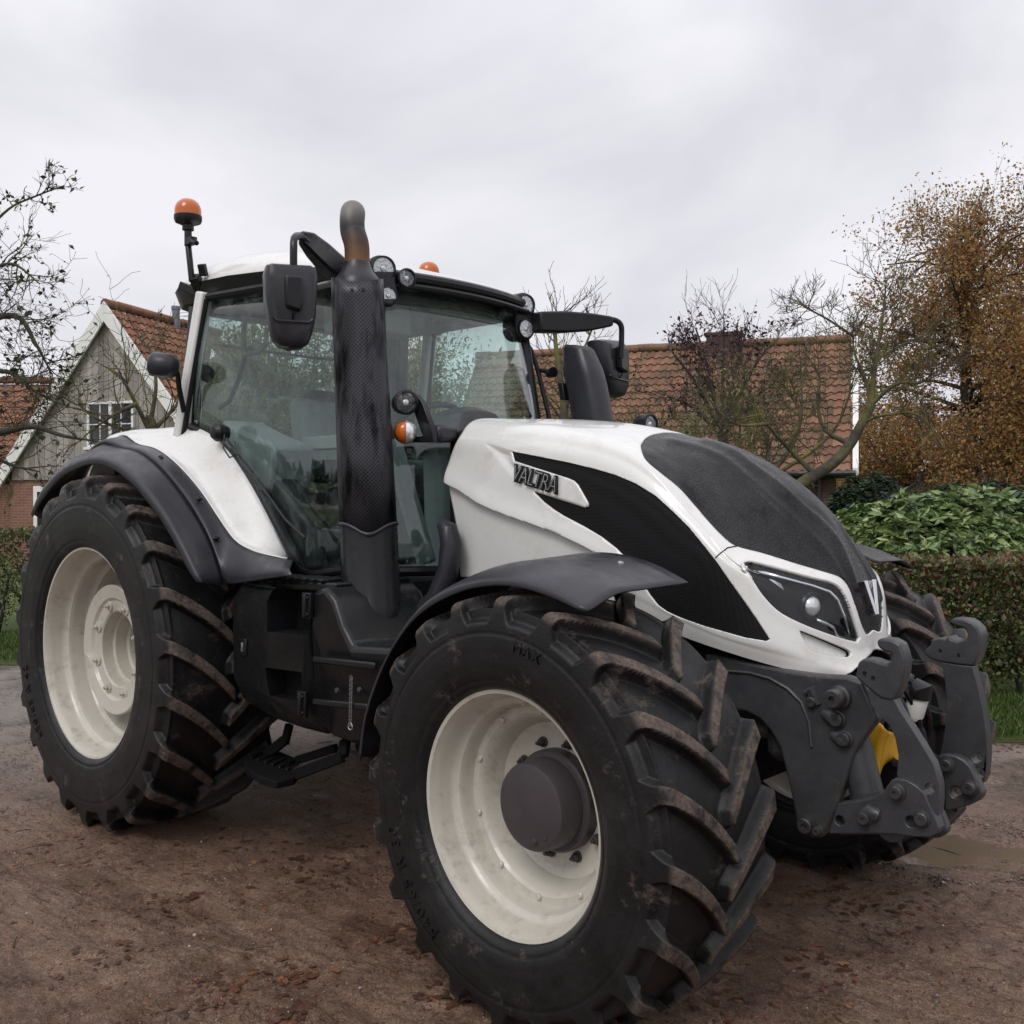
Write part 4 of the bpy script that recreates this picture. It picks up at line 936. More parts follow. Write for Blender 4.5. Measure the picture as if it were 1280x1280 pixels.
# ------------------------------------------------------------------ front linkage
fl = empty('front_linkage', (0, 0, 0), parent=tractor)
def C8(p): return (920+p[0]/3.5556, 720+p[1]/3.5556)
def plate(name, pts, y, th, mat=None, parent=fl, bevel=.008, holes=(), sym=False, segs=2):
    o = MB().prism([PY(*C8(p), y) for p in pts], (0, th, 0)).build(name, mat or M['cast'], parent, bevel=0 if holes else bevel, segs=segs)
    if holes:
        cs = []
        for (hx, hy, hr) in holes:
            c = PY(*C8((hx, hy)), y); cs.append(MB().lathe([(hr, -.3), (hr, .3)], 24, c, (0, 1, 0)).build('cutter', M['cast'], None, smooth=0))
        cut(o, cs); b = o.modifiers.new('bevel', 'BEVEL'); b.width = bevel; b.segments = 2; b.limit_method = 'ANGLE'; b.angle_limit = R(40)
    return o
frame_px = [(-140, 340), (0, 372), (140, 402), (260, 427), (380, 440), (490, 446), (560, 470), (600, 560), (632, 640), (600, 680), (545, 755), (520, 800), (490, 900), (455, 1010), (420, 1090), (392, 1148), (370, 1166), (335, 1166), (300, 1150), (268, 1105), (255, 1030), (238, 950), (215, 850), (190, 760), (150, 690), (100, 635), (40, 605), (-60, 590), (-140, 600)]
fr_ = plate('support_plate', frame_px, -.40, .05, bevel=.012, segs=3)
c_ = plate('support_plate', [(min(x, 330+(x-330)*.12) if x > 330 else x, y) for x, y in frame_px], -.40, .05, bevel=.012); c_.scale = (1, -1, 1)
# swept edge of the casting and its raised boss
pts = [PY(*C8(p), -.402) for p in ((-60, 420), (60, 430), (150, 455), (230, 500), (290, 560), (325, 650), (335, 760))]
MB().tube(pts, .006, 6).build('casting_seam', M['cast'], fl)
fc = MB(); fc.box((3.42, -.35, .78), (3.66, .35, 1.10)); fc.box((3.2, -.35, .85), (3.45, .35, 1.08)); fc.build('front_casting', M['cast'], fl, bevel=.04)
def pin(px, py, y, r_, h, name='pin', parent=fl, mat='pin', steps=True):
    m = MB(); c = PY(*C8((px, py)), y)
    r_ *= .88; m.lathe([(r_*1.25, 0), (r_*1.25, h*.25), (r_, h*.3), (r_, h*.85), (r_*.85, h), (r_*.35, h), (r_*.3, h*.8), (0, h*.8)], 24, c, (0, -1, 0)); return m.build(name, M[mat], parent, smooth=35)
pin(465, 535, -.40, .036, .07, 'boss'); pin(340, 558, -.40, .020, .02, 'bolt'); pin(340, 520, -.40, .014, .015, 'bolt')
pin(455, 635, -.40, .026, .03, 'bolt'); pin(488, 722, -.40, .026, .03, 'bolt')
for a, b in ((390, 610), (430, 705)):
    MB().tube([PY(*C8((a, b)), -.395), PY(*C8((a+40, b+18)), -.405), PY(*C8((a+72, b+25)), -.395)], [.016, .028, .022], 12).build('casting_rib', M['cast'], fl, smooth=60)
MB().tube([PY(*C8((312, 520)), -.398), PY(*C8((340, 500)), -.40), PY(*C8((368, 570)), -.398)], [.015, .02, .015], 10).build('bolt_pad', M['cast'], fl)
pin(320, 1103, -.40, .030, .035); pin(370, 1128, -.40, .016, .03, 'bolt')
# lower arms
arm_px = [(412, 1146), (432, 1075), (452, 1012), (520, 1004), (600, 990), (650, 968), (668, 938), (690, 908), (720, 902), (757, 908), (800, 932), (838, 968), (860, 1020), (885, 1075), (903, 1125), (895, 1145), (860, 1160), (800, 1160), (700, 1146)]
for s in (-1, 1):
    la = empty('lower_arm', (0, 0, 0), parent=fl) if False else None
a_o = plate('lower_arm', arm_px, -.47, .05, bevel=.010, holes=((460, 1087, .016), (777, 1092, .018)))
a_i = plate('lower_arm', [(p[0]+38, p[1]+6) for p in arm_px], -.36, .04, bevel=.010)
pin(720, 958, -.47, .024, .03); pin(828, 1078, -.47, .024, .02)
pin(578, 1072, -.47, .022, .03); pin(622, 1064, -.47, .015, .02, 'bolt')
MB().tube([PY(*C8((560, 1072)), -.468), PY(*C8((600, 1045)), -.47), PY(*C8((640, 1062)), -.468)], [.022, .026, .018], 12).build('bolt_pad', M['cast'], fl, smooth=60)
# hooked uprights
hook_px = [(530, 452), (540, 385), (568, 366), (610, 372), (640, 384), (668, 392), (690, 372), (688, 345), (660, 338), (630, 318), (622, 290), (640, 276), (690, 282), (728, 302), (742, 340), (752, 390), (745, 440), (730, 500), (706, 545), (690, 556), (640, 545), (590, 505)]
up_px = [(582, 505), (596, 570), (640, 622), (682, 665), (708, 722), (722, 800), (715, 880), (722, 905), (790, 915), (835, 955), (862, 1000), (872, 1050), (880, 1080), (898, 1062), (905, 1000), (903, 925), (876, 836), (824, 748), (774, 668), (728, 600), (704, 550), (650, 520)]
plate('hook', hook_px, -.455, .065, bevel=.012, segs=3); plate('upright', up_px, -.45, .045, bevel=.006, holes=((862, 946, .017),))
for h in ((572, 430), (610, 450)): MB().lathe([(.006, 0), (.006, .004), (0, .004)], 8, PY(*C8(h), -.4555), (0, -1, 0)).build('hook_stud', M['black'], fl)
hookl_px = [(832, 345), (845, 322), (862, 310), (866, 285), (900, 276), (930, 282), (942, 266), (956, 282), (985, 292), (1020, 282), (1032, 262), (1018, 235), (988, 224), (958, 214), (950, 198), (968, 188), (1010, 192), (1050, 208), (1076, 236), (1086, 270), (1082, 330), (1068, 372), (1052, 400), (1000, 395), (915, 384), (870, 372)]
upl_px = [(912, 384), (985, 396), (1052, 402), (1072, 480), (1098, 590), (1112, 700), (1118, 800), (1112, 870), (1098, 915), (1080, 935), (1050, 905), (1005, 850), (960, 815), (905, 792), (922, 720), (934, 620), (935, 540), (926, 460)]
plate('hook', hookl_px, .40, .09, bevel=.012, segs=3); plate('upright', upl_px, .40, .055, bevel=.006, holes=((1070, 808, .021), (1080, 878, .021)))
for h in ((908, 330), (990, 350)): MB().lathe([(.006, 0), (.006, .004), (0, .004)], 8, PY(*C8(h), .3995), (0, -1, 0)).build('hook_stud', M['black'], fl)
lp = [(890, 800), (930, 793), (975, 798), (1015, 818), (1045, 852), (1065, 895), (1098, 968), (1085, 996), (1040, 1018), (940, 1046), (925, 1040), (925, 960), (915, 860)]
plate('lower_arm', lp, .33, .05, bevel=.012, holes=((976, 962, .020),))
pin(940, 838, .33, .026, .03); pin(1042, 938, .33, .028, .035)
# cross tube, cylinders and yellow shaft guard
ct = MB(); ct.tube([PY(*C8((690, 1120)), -.40), (3.74, .40, .60)], .045, 16); ct.build('cross_tube', M['cast'], fl)
for s in (-1,):
    y = -.33
    a = PY(*C8((540, 800)), y); b = PY(*C8((582, 962)), y); c = PY(*C8((590, 1010)), y); t = a+(a-b)*.8
    f = (lambda p: p) if s < 0 else mir
    MB().tube([f(t), f(b)], .055, 24).build('lift_cylinder', M['cast'], fl); MB().tube([f(b+(b-a)*.005), f(b+(b-a)*.1)], .058, 24).build('lift_cylinder', M['cast'], fl)
    MB().tube([f(b), f(c)], .024, 16).build('cylinder_rod', M['chrome'], fl)
yg = []
g1 = [PY(*C8(p), -.16) for p in ((660, 640), (620, 690), (575, 745), (552, 775))]; g2 = [PY(*C8(p), -.16) for p in ((675, 690), (650, 760), (640, 830), (632, 905))]
loft('shaft_guard', [[p+H(-.06, .0, .02) for p in g1], [PY(*C8(p), -.17) for p in ((640, 655), (606, 700), (566, 756), (550, 790))], [PY(*C8(p), -.18) for p in ((655, 670), (625, 760), (612, 830), (610, 890))], g2], 16, M['yellow'], fl, m=4, smooth=60, solid=.008, off=0)
loft('shaft_guard', [g2, [PY(*C8(p), -.10) for p in ((700, 700), (690, 760), (680, 810), (640, 850))], [PY(*C8(p), -.02) for p in ((715, 740), (722, 800), (722, 850), (645, 852))]], 16, M['yellow'], fl, m=4, smooth=60, solid=.008, off=0)
MB().lathe([(.014, 0), (.014, .01), (0, .012)], 10, PY(*C8((703, 828)), -.10), (.7, -.7, 0)).build('bolt', M['black'], fl); MB().lathe([(.012, 0), (.012, .01), (0, .012)], 10, PY(*C8((614, 880)), -.19), (.7, -.7, 0)).build('bolt', M['black'], fl)
MB().tube([PY(*C8((640, 850)), -.1), PY(*C8((720, 880)), .1)], .06, 16).build('drive_shaft', M['matte'], fl)
p0, p1 = PY(*C8((810, 540)), .10), PY(*C8((786, 635)), .10)
sk = MB(); sk.tube([p0, p0+(p1-p0)*.8, p1], [.038, .036, .028], 16); sk.build('socket_plug', M['white'], fl, smooth=50)
sk = MB(); sk.tube([p0, p0+(p0-p1)*.25+H(.0, 0, .01), p0+(p0-p1)*.55+H(-.03, 0, 0)], [.045, .05, .03], 12); sk.tube([p1, p1+H(.02, .02, -.05), p1+H(.03, .05, -.15)], .02, 8)
sk.build('socket_cap', M['black'], fl, smooth=50)
hs = MB()
for k in range(3):
    hs.tube(resample(crom([H(3.5, -.1+k*.1, 1.02), H(3.72, -.05+k*.1, 1.06), H(3.80, .0+k*.09, .92), H(3.74, .05+k*.1, .78), H(3.6, .0, .7)], 5), 20), .014, 8)
hs.build('hydraulic_hose', M['black'], fl)
MB().tube([PY(*C8((770, 440)), .2), PY(*C8((745, 520)), .15), PY(*C8((735, 555)), .1)], .02, 8).build('bracket_rod', M['hub'], fl)

# hydraulic couplers and hoses in front of the casting
for k in range(3):
    c = H(3.60, -.16+k*.09, 1.06); q = MB(); q.lathe([(.016, -.02), (.022, 0), (.022, .05), (.015, .055), (.015, .075), (0, .078)], 14, c, (.8, -.2, .5)); q.build('coupler', M['pin'] if k % 2 else M['black'], fl)
    hz = [c+H(.05, -.01, .04), c+H(.12, -.02, .02+.02*k), c+H(.16, .0, -.10), c+H(.08, .06, -.26), c+H(-.04, .1, -.36)]
    MB().tube(resample(crom(hz, 6), 26), .011, 8).build('hydraulic_hose', M['black'], fl)
# ================================================================== world and light
w = bpy.data.worlds.new('World'); scene.world = w; w.use_nodes = True; nt = w.node_tree
bg = nt.nodes['Background']; out = nt.nodes['World Output']
SUN_EL = R(48); SUN_AZ = R(-75)          # azimuth measured from +X towards +Y
sky = nt.nodes.new('ShaderNodeTexSky'); sky.sky_type = 'NISHITA'; sky.sun_disc = False; sky.sun_elevation = SUN_EL; sky.sun_rotation = R(90)-SUN_AZ
sky.air_density = 1.0; sky.dust_density = 4.0
nt.links.new(sky.outputs[0], bg.inputs['Color']); bg.inputs['Strength'].default_value = .05
tc = nt.nodes.new('ShaderNodeTexCoord'); mp = nt.nodes.new('ShaderNodeMapping'); mp.inputs['Scale'].default_value = (1, 1, 2.2); nt.links.new(tc.outputs['Generated'], mp.inputs['Vector'])
no = nt.nodes.new('ShaderNodeTexNoise'); no.inputs['Scale'].default_value = 2.1; no.inputs['Detail'].default_value = 5; no.inputs['Roughness'].default_value = .5; no.inputs['Distortion'].default_value = .3
nt.links.new(mp.outputs[0], no.inputs['Vector'])
cr = nt.nodes.new('ShaderNodeValToRGB'); e = cr.color_ramp.elements; e[0].position = .33; e[0].color = (.52, .518, .572, 1); e[1].position = .60; e[1].color = (.70, .695, .735, 1)
nt.links.new(no.outputs['Fac'], cr.inputs['Fac'])
sx = nt.nodes.new('ShaderNodeSeparateXYZ'); nt.links.new(tc.outputs['Generated'], sx.inputs[0])
mr = nt.nodes.new('ShaderNodeMapRange'); mr.inputs['From Min'].default_value = .35; mr.inputs['From Max'].default_value = 1.0; mr.inputs['To Min'].default_value = .97; mr.inputs['To Max'].default_value = 1.7
nt.links.new(sx.outputs['Z'], mr.inputs['Value'])
b2 = nt.nodes.new('ShaderNodeBackground'); nt.links.new(cr.outputs[0], b2.inputs['Color']); nt.links.new(mr.outputs[0], b2.inputs['Strength'])
ad = nt.nodes.new('ShaderNodeAddShader'); nt.links.new(bg.outputs[0], ad.inputs[0]); nt.links.new(b2.outputs[0], ad.inputs[1]); nt.links.new(ad.outputs[0], out.inputs['Surface'])
bg.inputs['Strength'].default_value = .05
# damp the clear-sky share so that the cloud layer dominates
hs_ = nt.nodes.new('ShaderNodeHueSaturation'); hs_.inputs['Saturation'].default_value = .15; hs_.inputs['Value'].default_value = .25
nt.links.new(sky.outputs[0], hs_.inputs['Color']); nt.links.new(hs_.outputs[0], bg.inputs['Color'])
sd = bpy.data.lights.new('sun', 'SUN'); sd.energy = 1.0; sd.angle = R(25); sd.color = (1, .97, .93)
so = bpy.data.objects.new('sun', sd); COL.objects.link(so)
so.rotation_euler = Vector((math.cos(SUN_AZ)*math.cos(SUN_EL), math.sin(SUN_AZ)*math.cos(SUN_EL), math.sin(SUN_EL))).to_track_quat('Z', 'Y').to_euler()
vs_ = scene.view_settings; vs_.view_transform = 'Standard'; vs_.look = 'None'; vs_.exposure = .30; vs_.gamma = 1
scene.display_settings.display_device = 'sRGB'

# ================================================================== ground
def fbm(x, y, sc, o=4, seed=0.0):
    return mnoise.fractal(Vector((x*sc+seed, y*sc-seed, seed*.37)), .9, 2.1, o)
PUD = PZ(1188, 1056, 0); PUD2 = PZ(1215, 1066, 0)
TRK = [0.0]
SM0 = PZ(0, 1112, 0); SM1 = PZ(540, 1228, 0); SMD = (SM1-SM0)[:2]; SML = float(np.linalg.norm(SMD)); SMD = SMD/SML
def gz(x, y):
    """height of the yard surface"""
    d = math.hypot(x-CAM[0], y-CAM[1])
    k = max(0.0, min(1.0, (16-d)/10))
    z = .020*fbm(x, y, .55, 3, 3.1)*k
    if d < 9: z += .018*fbm(x, y, 4.5, 4, 7.7)*min(1, (9-d)/3)
    if d < 5.5: z += .020*abs(fbm(x, y*1.6, 9, 4, 1.3))*min(1, (5.5-d)/2)
    # shallow ruts along the way the machine was driven
    for yc, s in ((-1.55, .16), (-2.15, .2), (-2.9, .22)):
        z -= .016*math.exp(-((y-yc-.10*math.sin(x*.7))/s)**2)*max(0, min(1, (5.2-x)/2))
    # lug prints left by the tyres
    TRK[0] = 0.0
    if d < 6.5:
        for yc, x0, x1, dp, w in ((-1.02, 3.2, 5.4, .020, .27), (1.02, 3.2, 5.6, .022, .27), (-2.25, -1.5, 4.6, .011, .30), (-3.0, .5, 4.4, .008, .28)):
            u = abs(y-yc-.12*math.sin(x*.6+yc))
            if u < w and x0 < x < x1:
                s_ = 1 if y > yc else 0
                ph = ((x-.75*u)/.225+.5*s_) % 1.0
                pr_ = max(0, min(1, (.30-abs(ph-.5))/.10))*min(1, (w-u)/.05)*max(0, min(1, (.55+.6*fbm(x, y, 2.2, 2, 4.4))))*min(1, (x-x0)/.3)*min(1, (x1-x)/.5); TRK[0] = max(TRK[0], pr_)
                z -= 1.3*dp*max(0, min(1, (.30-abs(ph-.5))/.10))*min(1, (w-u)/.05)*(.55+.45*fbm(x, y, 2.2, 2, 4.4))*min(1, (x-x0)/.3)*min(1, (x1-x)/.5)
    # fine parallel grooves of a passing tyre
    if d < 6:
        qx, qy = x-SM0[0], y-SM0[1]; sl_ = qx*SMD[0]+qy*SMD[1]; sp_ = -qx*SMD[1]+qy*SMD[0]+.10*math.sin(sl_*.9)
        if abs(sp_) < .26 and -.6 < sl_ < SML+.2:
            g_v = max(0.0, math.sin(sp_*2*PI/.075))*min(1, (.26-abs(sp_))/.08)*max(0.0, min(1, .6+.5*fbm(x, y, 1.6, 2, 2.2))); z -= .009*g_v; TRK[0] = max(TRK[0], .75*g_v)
    px, py = x-PUD[0], y-PUD[1]
    a = hR[0]*px+hR[1]*py; b = hF[0]*px+hF[1]*py
    z -= .035*math.exp(-((a/.55)**2+(b/.55)**2))
    return z
def axis_pts(c, fine, step, far):
    a = [c]; h = step
    while a[-1] < c+far:
        if a[-1]-c > fine: h *= 1.22
        a.append(a[-1]+h)
    b = [2*c-x for x in a[1:]][::-1]; return b+a
gx = axis_pts(4.2, 2.6, .022, 1500); gy = axis_pts(-1.9, 2.4, .022, 1500)
v = []; trk = []
for y in gy:
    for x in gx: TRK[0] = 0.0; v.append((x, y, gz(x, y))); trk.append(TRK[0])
nx, ny = len(gx), len(gy)
f = [(j*nx+i, j*nx+i+1, (j+1)*nx+i+1, (j+1)*nx+i) for j in range(ny-1) for i in range(nx-1)]
def m_dirt():
    m = NT('wet_brown_dirt'); c = m.coord()
    big = m.noise(c, .6, 6, .6); med = m.noise(c, 3.6, 10, .72); fine = m.noise(c, 60, 10, .8); grain = m.noise(c, 170, 6, .8)
    base = m.ramp(med, [(.28, (.19, .112, .072, 1)), (.50, (.325, .208, .142, 1)), (.72, (.46, .325, .235, 1))])
    base = m.mix(m.ramp(big, [(.40, 0.0), (.64, .8)]), base, (.21, .115, .072, 1))
    # mashed leaf stains, tyre smears along the driving direction, crevice shade painted in as dark lines
    red = m.noise(c, 7.5, 8, .7, .6); base = m.mix(m.ramp(red, [(.56, 0.0), (.68, .8)]), base, (.15, .062, .040, 1))
    st = m.noise(m.coord('Object', (.4, 6, 1)), 2.6, 9, .72); base = m.mix(m.ramp(st, [(.52, 0.0), (.66, .75)]), base, (.135, .080, .055, 1))
    base = m.mix(1.0, base, m.ramp(fine, [(.34, .34), (.5, .66), (.64, 1.0)]), 'MULTIPLY')
    base = m.mix(1.0, base, m.ramp(grain, [(.38, .28), (.5, .62), (.60, 1.0)]), 'MULTIPLY'); base = m.mix(1.0, base, (2.1, 2.05, 2.0, 1), 'MULTIPLY')
    base = m.mix(m.ramp(grain, [(.60, 0.0), (.70, .6)]), base, (.52, .44, .36, 1))
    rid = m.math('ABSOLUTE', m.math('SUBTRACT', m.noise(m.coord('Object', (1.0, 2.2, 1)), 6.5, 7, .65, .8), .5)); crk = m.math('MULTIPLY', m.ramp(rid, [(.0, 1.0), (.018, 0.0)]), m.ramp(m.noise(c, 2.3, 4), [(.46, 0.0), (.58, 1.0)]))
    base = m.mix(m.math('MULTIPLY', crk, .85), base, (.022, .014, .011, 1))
    for sc, hi, col, dens in ((80, .22, (.40, .34, .28, 1), .82), (150, .28, (.30, .23, .18, 1), .70), (46, .16, (.46, .40, .34, 1), .92)):
        vo = m.n('TexVoronoi'); vo.inputs['Scale'].default_value = sc; m.l(c, vo.inputs['Vector'])
        sp = m.n('SeparateColor'); m.l(vo.outputs['Color'], sp.inputs[0])
        on = m.math('MULTIPLY', m.math('GREATER_THAN', sp.outputs[0], dens), m.math('LESS_THAN', vo.outputs['Distance'], hi))
        base = m.mix(m.math('MULTIPLY', on, .8), base, col)
    tr = m.n('Attribute'); tr.attribute_name = 'track'; base = m.mix(m.math('MULTIPLY', tr.outputs['Fac'], m.ramp(m.noise(c, 5, 6, .7), [(.3, .35), (.65, .85)])), base, (.085, .052, .036, 1))  # compacted prints and grooves, coloured darker to add shade the soft light lacks
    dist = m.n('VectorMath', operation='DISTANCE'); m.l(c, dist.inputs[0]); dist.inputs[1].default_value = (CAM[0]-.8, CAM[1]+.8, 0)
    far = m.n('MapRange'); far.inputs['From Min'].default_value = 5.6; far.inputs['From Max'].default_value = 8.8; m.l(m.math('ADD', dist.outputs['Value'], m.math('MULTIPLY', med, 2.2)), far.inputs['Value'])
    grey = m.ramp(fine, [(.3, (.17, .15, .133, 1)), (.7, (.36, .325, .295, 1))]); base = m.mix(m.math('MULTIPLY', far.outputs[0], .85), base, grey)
    wetp = m.ramp(m.noise(c, 1.7, 7, .65), [(.50, 0.0), (.60, 1.0)]); base = m.mix(m.math('MULTIPLY', wetp, .55), base, m.mix(1.0, base, (.45, .42, .40, 1), 'MULTIPLY')); rg = m.mix(wetp, m.ramp(big, [(.36, .85), (.64, .45)]), (.26, .26, .26, 1))
    h = m.math('ADD', m.math('MULTIPLY', fine, .6), m.math('MULTIPLY', grain, .3)); h = m.math('SUBTRACT', h, m.math('MULTIPLY', crk, .7))
    n1 = m.bump(h, 1.0, .03); n2 = m.bump(med, .9, .05, n1)
    return m.set(Base_Color=base, Roughness=rg, Normal=n2)
M['dirt'] = m_dirt()
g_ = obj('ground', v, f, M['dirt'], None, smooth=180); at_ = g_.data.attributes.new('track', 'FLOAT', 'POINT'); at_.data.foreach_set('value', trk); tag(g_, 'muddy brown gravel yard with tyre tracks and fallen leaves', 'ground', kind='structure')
# puddle at the edge of the yard
pv = []
for k in range(40):
    a = 2*PI*k/40; r_ = 1+.22*math.sin(2*a+1)+.12*math.sin(5*a)
    p = PUD+hR*(.40*r_*math.cos(a))+hF*(.36*r_*math.sin(a)); pv.append((p[0], p[1], 0))
zw = gz(PUD[0], PUD[1])+.016
m = NT('muddy_water'); cw = m.coord(); m.set(Base_Color=(.14, .104, .072, 1), Roughness=.03, IOR=1.33, Normal=m.bump(m.noise(cw, 9, 3), .06, .01))
pu = MB().prism([(x, y, zw) for x, y, z in pv], (0, 0, -.06)).build('puddle', m.mat, None, smooth=0); tag(pu, 'shallow brown puddle in the yard by the front linkage', 'puddle', kind='structure')
# verges: strips of grass soil
def m_grassbed():
    m = NT('grass_bed'); c = m.coord(); b = m.ramp(m.noise(c, 14, 9, .75), [(.3, (.035, .05, .012, 1)), (.55, (.085, .125, .025, 1)), (.75, (.13, .15, .04, 1))])
    return m.set(Base_Color=b, Roughness=.95, Normal=m.bump(m.noise(c, 60, 6, .7), 1, .02))
M['bed'] = m_grassbed()
def verge(name, pts, label):
    # pts: list of (near point, far point) in metres right of and ahead of the camera
    v = []; n = len(pts); K = 14
    for i, (a, b) in enumerate(pts):
        for k in range(K+1):
            t = k/K; r_ = a[0]+(b[0]-a[0])*t; d = a[1]+(b[1]-a[1])*t; p = CW(r_, d)
            v.append((p[0], p[1], .012+.05*min(1, t*6)*(1 if t < .9 else 1)+.012*fbm(p[0], p[1], 2.0, 3, 5)))
    f = [(i*(K+1)+k, (i+1)*(K+1)+k, (i+1)*(K+1)+k+1, i*(K+1)+k+1) for i in range(n-1) for k in range(K)]
    o = obj(name, v, f, M['bed'], None, smooth=180); tag(o, label, 'grass verge', kind='structure'); return o
vr = [((x, 7.05+.12*math.sin(x*1.7)+max(0, (3.4-x))*.42), (x, 40)) for x in np.linspace(1.0, 16, 22)]
verge('grass_verge', vr, 'green grass strip at the foot of the clipped hedge')
vl = [((x, 10.3+.1*math.sin(x*2)), (x, 40)) for x in np.linspace(-16, 1.0, 22)]
verge('grass_verge', vl, 'green grass strip at the far left behind the rear wheel')
# ================================================================== buildings
def m_attr(name, stops, rough=.8, bumpsc=40, bd=.004, moss=None, attr='tone'):
    m = NT(name); c = m.coord(); at = m.n('Attribute'); at.attribute_name = attr
    f_ = m.math('ADD', m.math('MULTIPLY', at.outputs['Fac'], .7), m.math('MULTIPLY', m.noise(c, 6, 8, .7), .3))
    b = m.ramp(f_, stops)
    if moss: b = m.mix(m.ramp(m.noise(c, moss[1], 8, .7), [(moss[2], 0.0), (moss[3], .8)]), b, moss[0])
    return m.set(Base_Color=b, Roughness=rough, Normal=m.bump(m.noise(c, bumpsc, 6, .7), .5, bd))
M['tile'] = m_attr('orange_clay_pantiles', [(.10, (.085, .046, .030, 1)), (.45, (.17, .082, .048, 1)), (.85, (.255, .135, .080, 1))], .75, moss=((.055, .058, .022, 1), 1, .50, .70))
M['tile_red'] = m_attr('weathered_red_tiles', [(.10, (.11, .048, .030, 1)), (.5, (.20, .088, .048, 1)), (.85, (.28, .14, .08, 1))], .8, moss=((.06, .055, .03, 1), .9, .52, .75))
M['board'] = m_attr('grey_weathered_boards', [(.15, (.19, .168, .148, 1)), (.5, (.29, .265, .238, 1)), (.85, (.38, .355, .325, 1))], .9, 60, .004)
def m_brick(name, c1, c2, mortar, axes='xz'):
    m = NT(name); tc = m.n('TexCoord'); s = m.n('SeparateXYZ'); m.l(tc.outputs['Object'], s.inputs[0]); cb = m.n('CombineXYZ')
    m.l(m.math('ADD', s.outputs['X'], s.outputs['Y']), cb.inputs[0]); m.l(s.outputs['Z'], cb.inputs[1])
    b = m.n('TexBrick'); b.inputs['Scale'].default_value = 1; b.inputs['Brick Width'].default_value = .215; b.inputs['Row Height'].default_value = .065; b.inputs['Mortar Size'].default_value = .008
    b.inputs['Color1'].default_value = c1; b.inputs['Color2'].default_value = c2; b.inputs['Mortar'].default_value = mortar; m.l(cb.outputs[0], b.inputs['Vector'])
    n1 = m.noise(m.coord(), 2.5, 8, .7); base = m.mix(m.ramp(n1, [(.35, .0), (.75, .5)]), b.outputs['Color'], (.07, .04, .03, 1))
    return m.set(Base_Color=base, Roughness=.9, Normal=m.bump(b.outputs['Fac'], -.5, .006))
M['brick'] = m_brick('red_brick', (.27, .105, .062, 1), (.20, .078, .048, 1), (.22, .19, .16, 1))
M['brick_dark'] = m_brick('dark_brown_brick', (.10, .05, .038, 1), (.075, .036, .03, 1), (.10, .09, .08, 1))
M['chim'] = m_brick('maroon_brick', (.085, .035, .032, 1), (.06, .026, .026, 1), (.07, .06, .055, 1))
M['wood_white'] = paint('white_woodwork', (.74, .74, .71, 1), .55, 0, .1, 3, dirt=((.16, .18, .10, 1), .58, .85, 5))
M['pane'] = paint('dark_window_pane', (.02, .022, .026, 1), .06, .6, .3, 3)
M['zinc'] = paint('zinc_flue', (.20, .21, .23, 1), .45, 0, .2, 4, metallic=.6)
M['gutter'] = paint('dark_gutter', (.03, .03, .032, 1), .5, 0, .2, 4)
def pantiles(name, p0, eu, ev, L, S_, mat, parent, tw=.20, th=.25, seed=1):
    """clay tiles on a slope: p0 lower corner at the eaves, eu along the eaves, ev up the slope"""
    rs = np.random.default_rng(seed); eu = np.array(eu, float); ev = np.array(ev, float); n = np.cross(eu, ev); n /= np.linalg.norm(n)
    if n[2] < 0: n = -n
    nc = int(L/tw); nr = int(S_/th); q = 6; v = []; f = []; tone = []
    prof = [(.0, .0), (.16, .028), (.34, .041), (.52, .027), (.68, .002), (.84, -.006)]
    for r_ in range(nr):
        base = len(v); cols = nc*q+1
        jit = rs.normal(0, .006, nc+1)
        for k, (dv, dn) in enumerate(((0, .0), (0, .040), (1.08, .005))):
            for c in range(cols):
                ci, cj = divmod(c, q); pu, pn = prof[cj]
                P_ = np.array(p0)+eu*((ci+pu)*tw)+ev*((r_+dv)*th+(jit[min(ci, nc)] if k < 2 else 0)-.02)+n*(pn+dn)
                v.append(P_)
        tr = np.clip(rs.normal(.48, .24, nc+1), 0, 1)
        for k in range(2):
            for c in range(cols-1):
                f.append((base+k*cols+c, base+k*cols+c+1, base+(k+1)*cols+c+1, base+(k+1)*cols+c)); tone.append(float(tr[c//q]))
    o = obj(name, v, f, mat, parent, smooth=35)
    at = o.data.attributes.new('tone', 'FLOAT', 'FACE'); at.data.foreach_set('value', tone); return o
def ridge_caps(name, a, b, mat, parent, step=.36):
    a = np.array(a); b = np.array(b); n = int(np.linalg.norm(b-a)/step); d = (b-a)/n; m_ = MB()
    for k in range(n):
        up = np.array((0, 0, random.uniform(-.008, .008))); m_.tube([a+d*k+up, a+d*(k+1.08)+up+(0, 0, .012)], [.115, .10], 10)
    o = m_.build(name, mat, parent, smooth=60); at = o.data.attributes.new('tone', 'FLOAT', 'FACE'); at.data.foreach_set('value', [random.uniform(.3, .8) for _ in o.data.polygons]); return o
def frame_house(r, d, er):
    """empty whose local x runs along er (right, ahead) and y away"""
    p = CW(r, d); ex = hR*er[0]+hF*er[1]; return p, math.atan2(ex[1], ex[0])
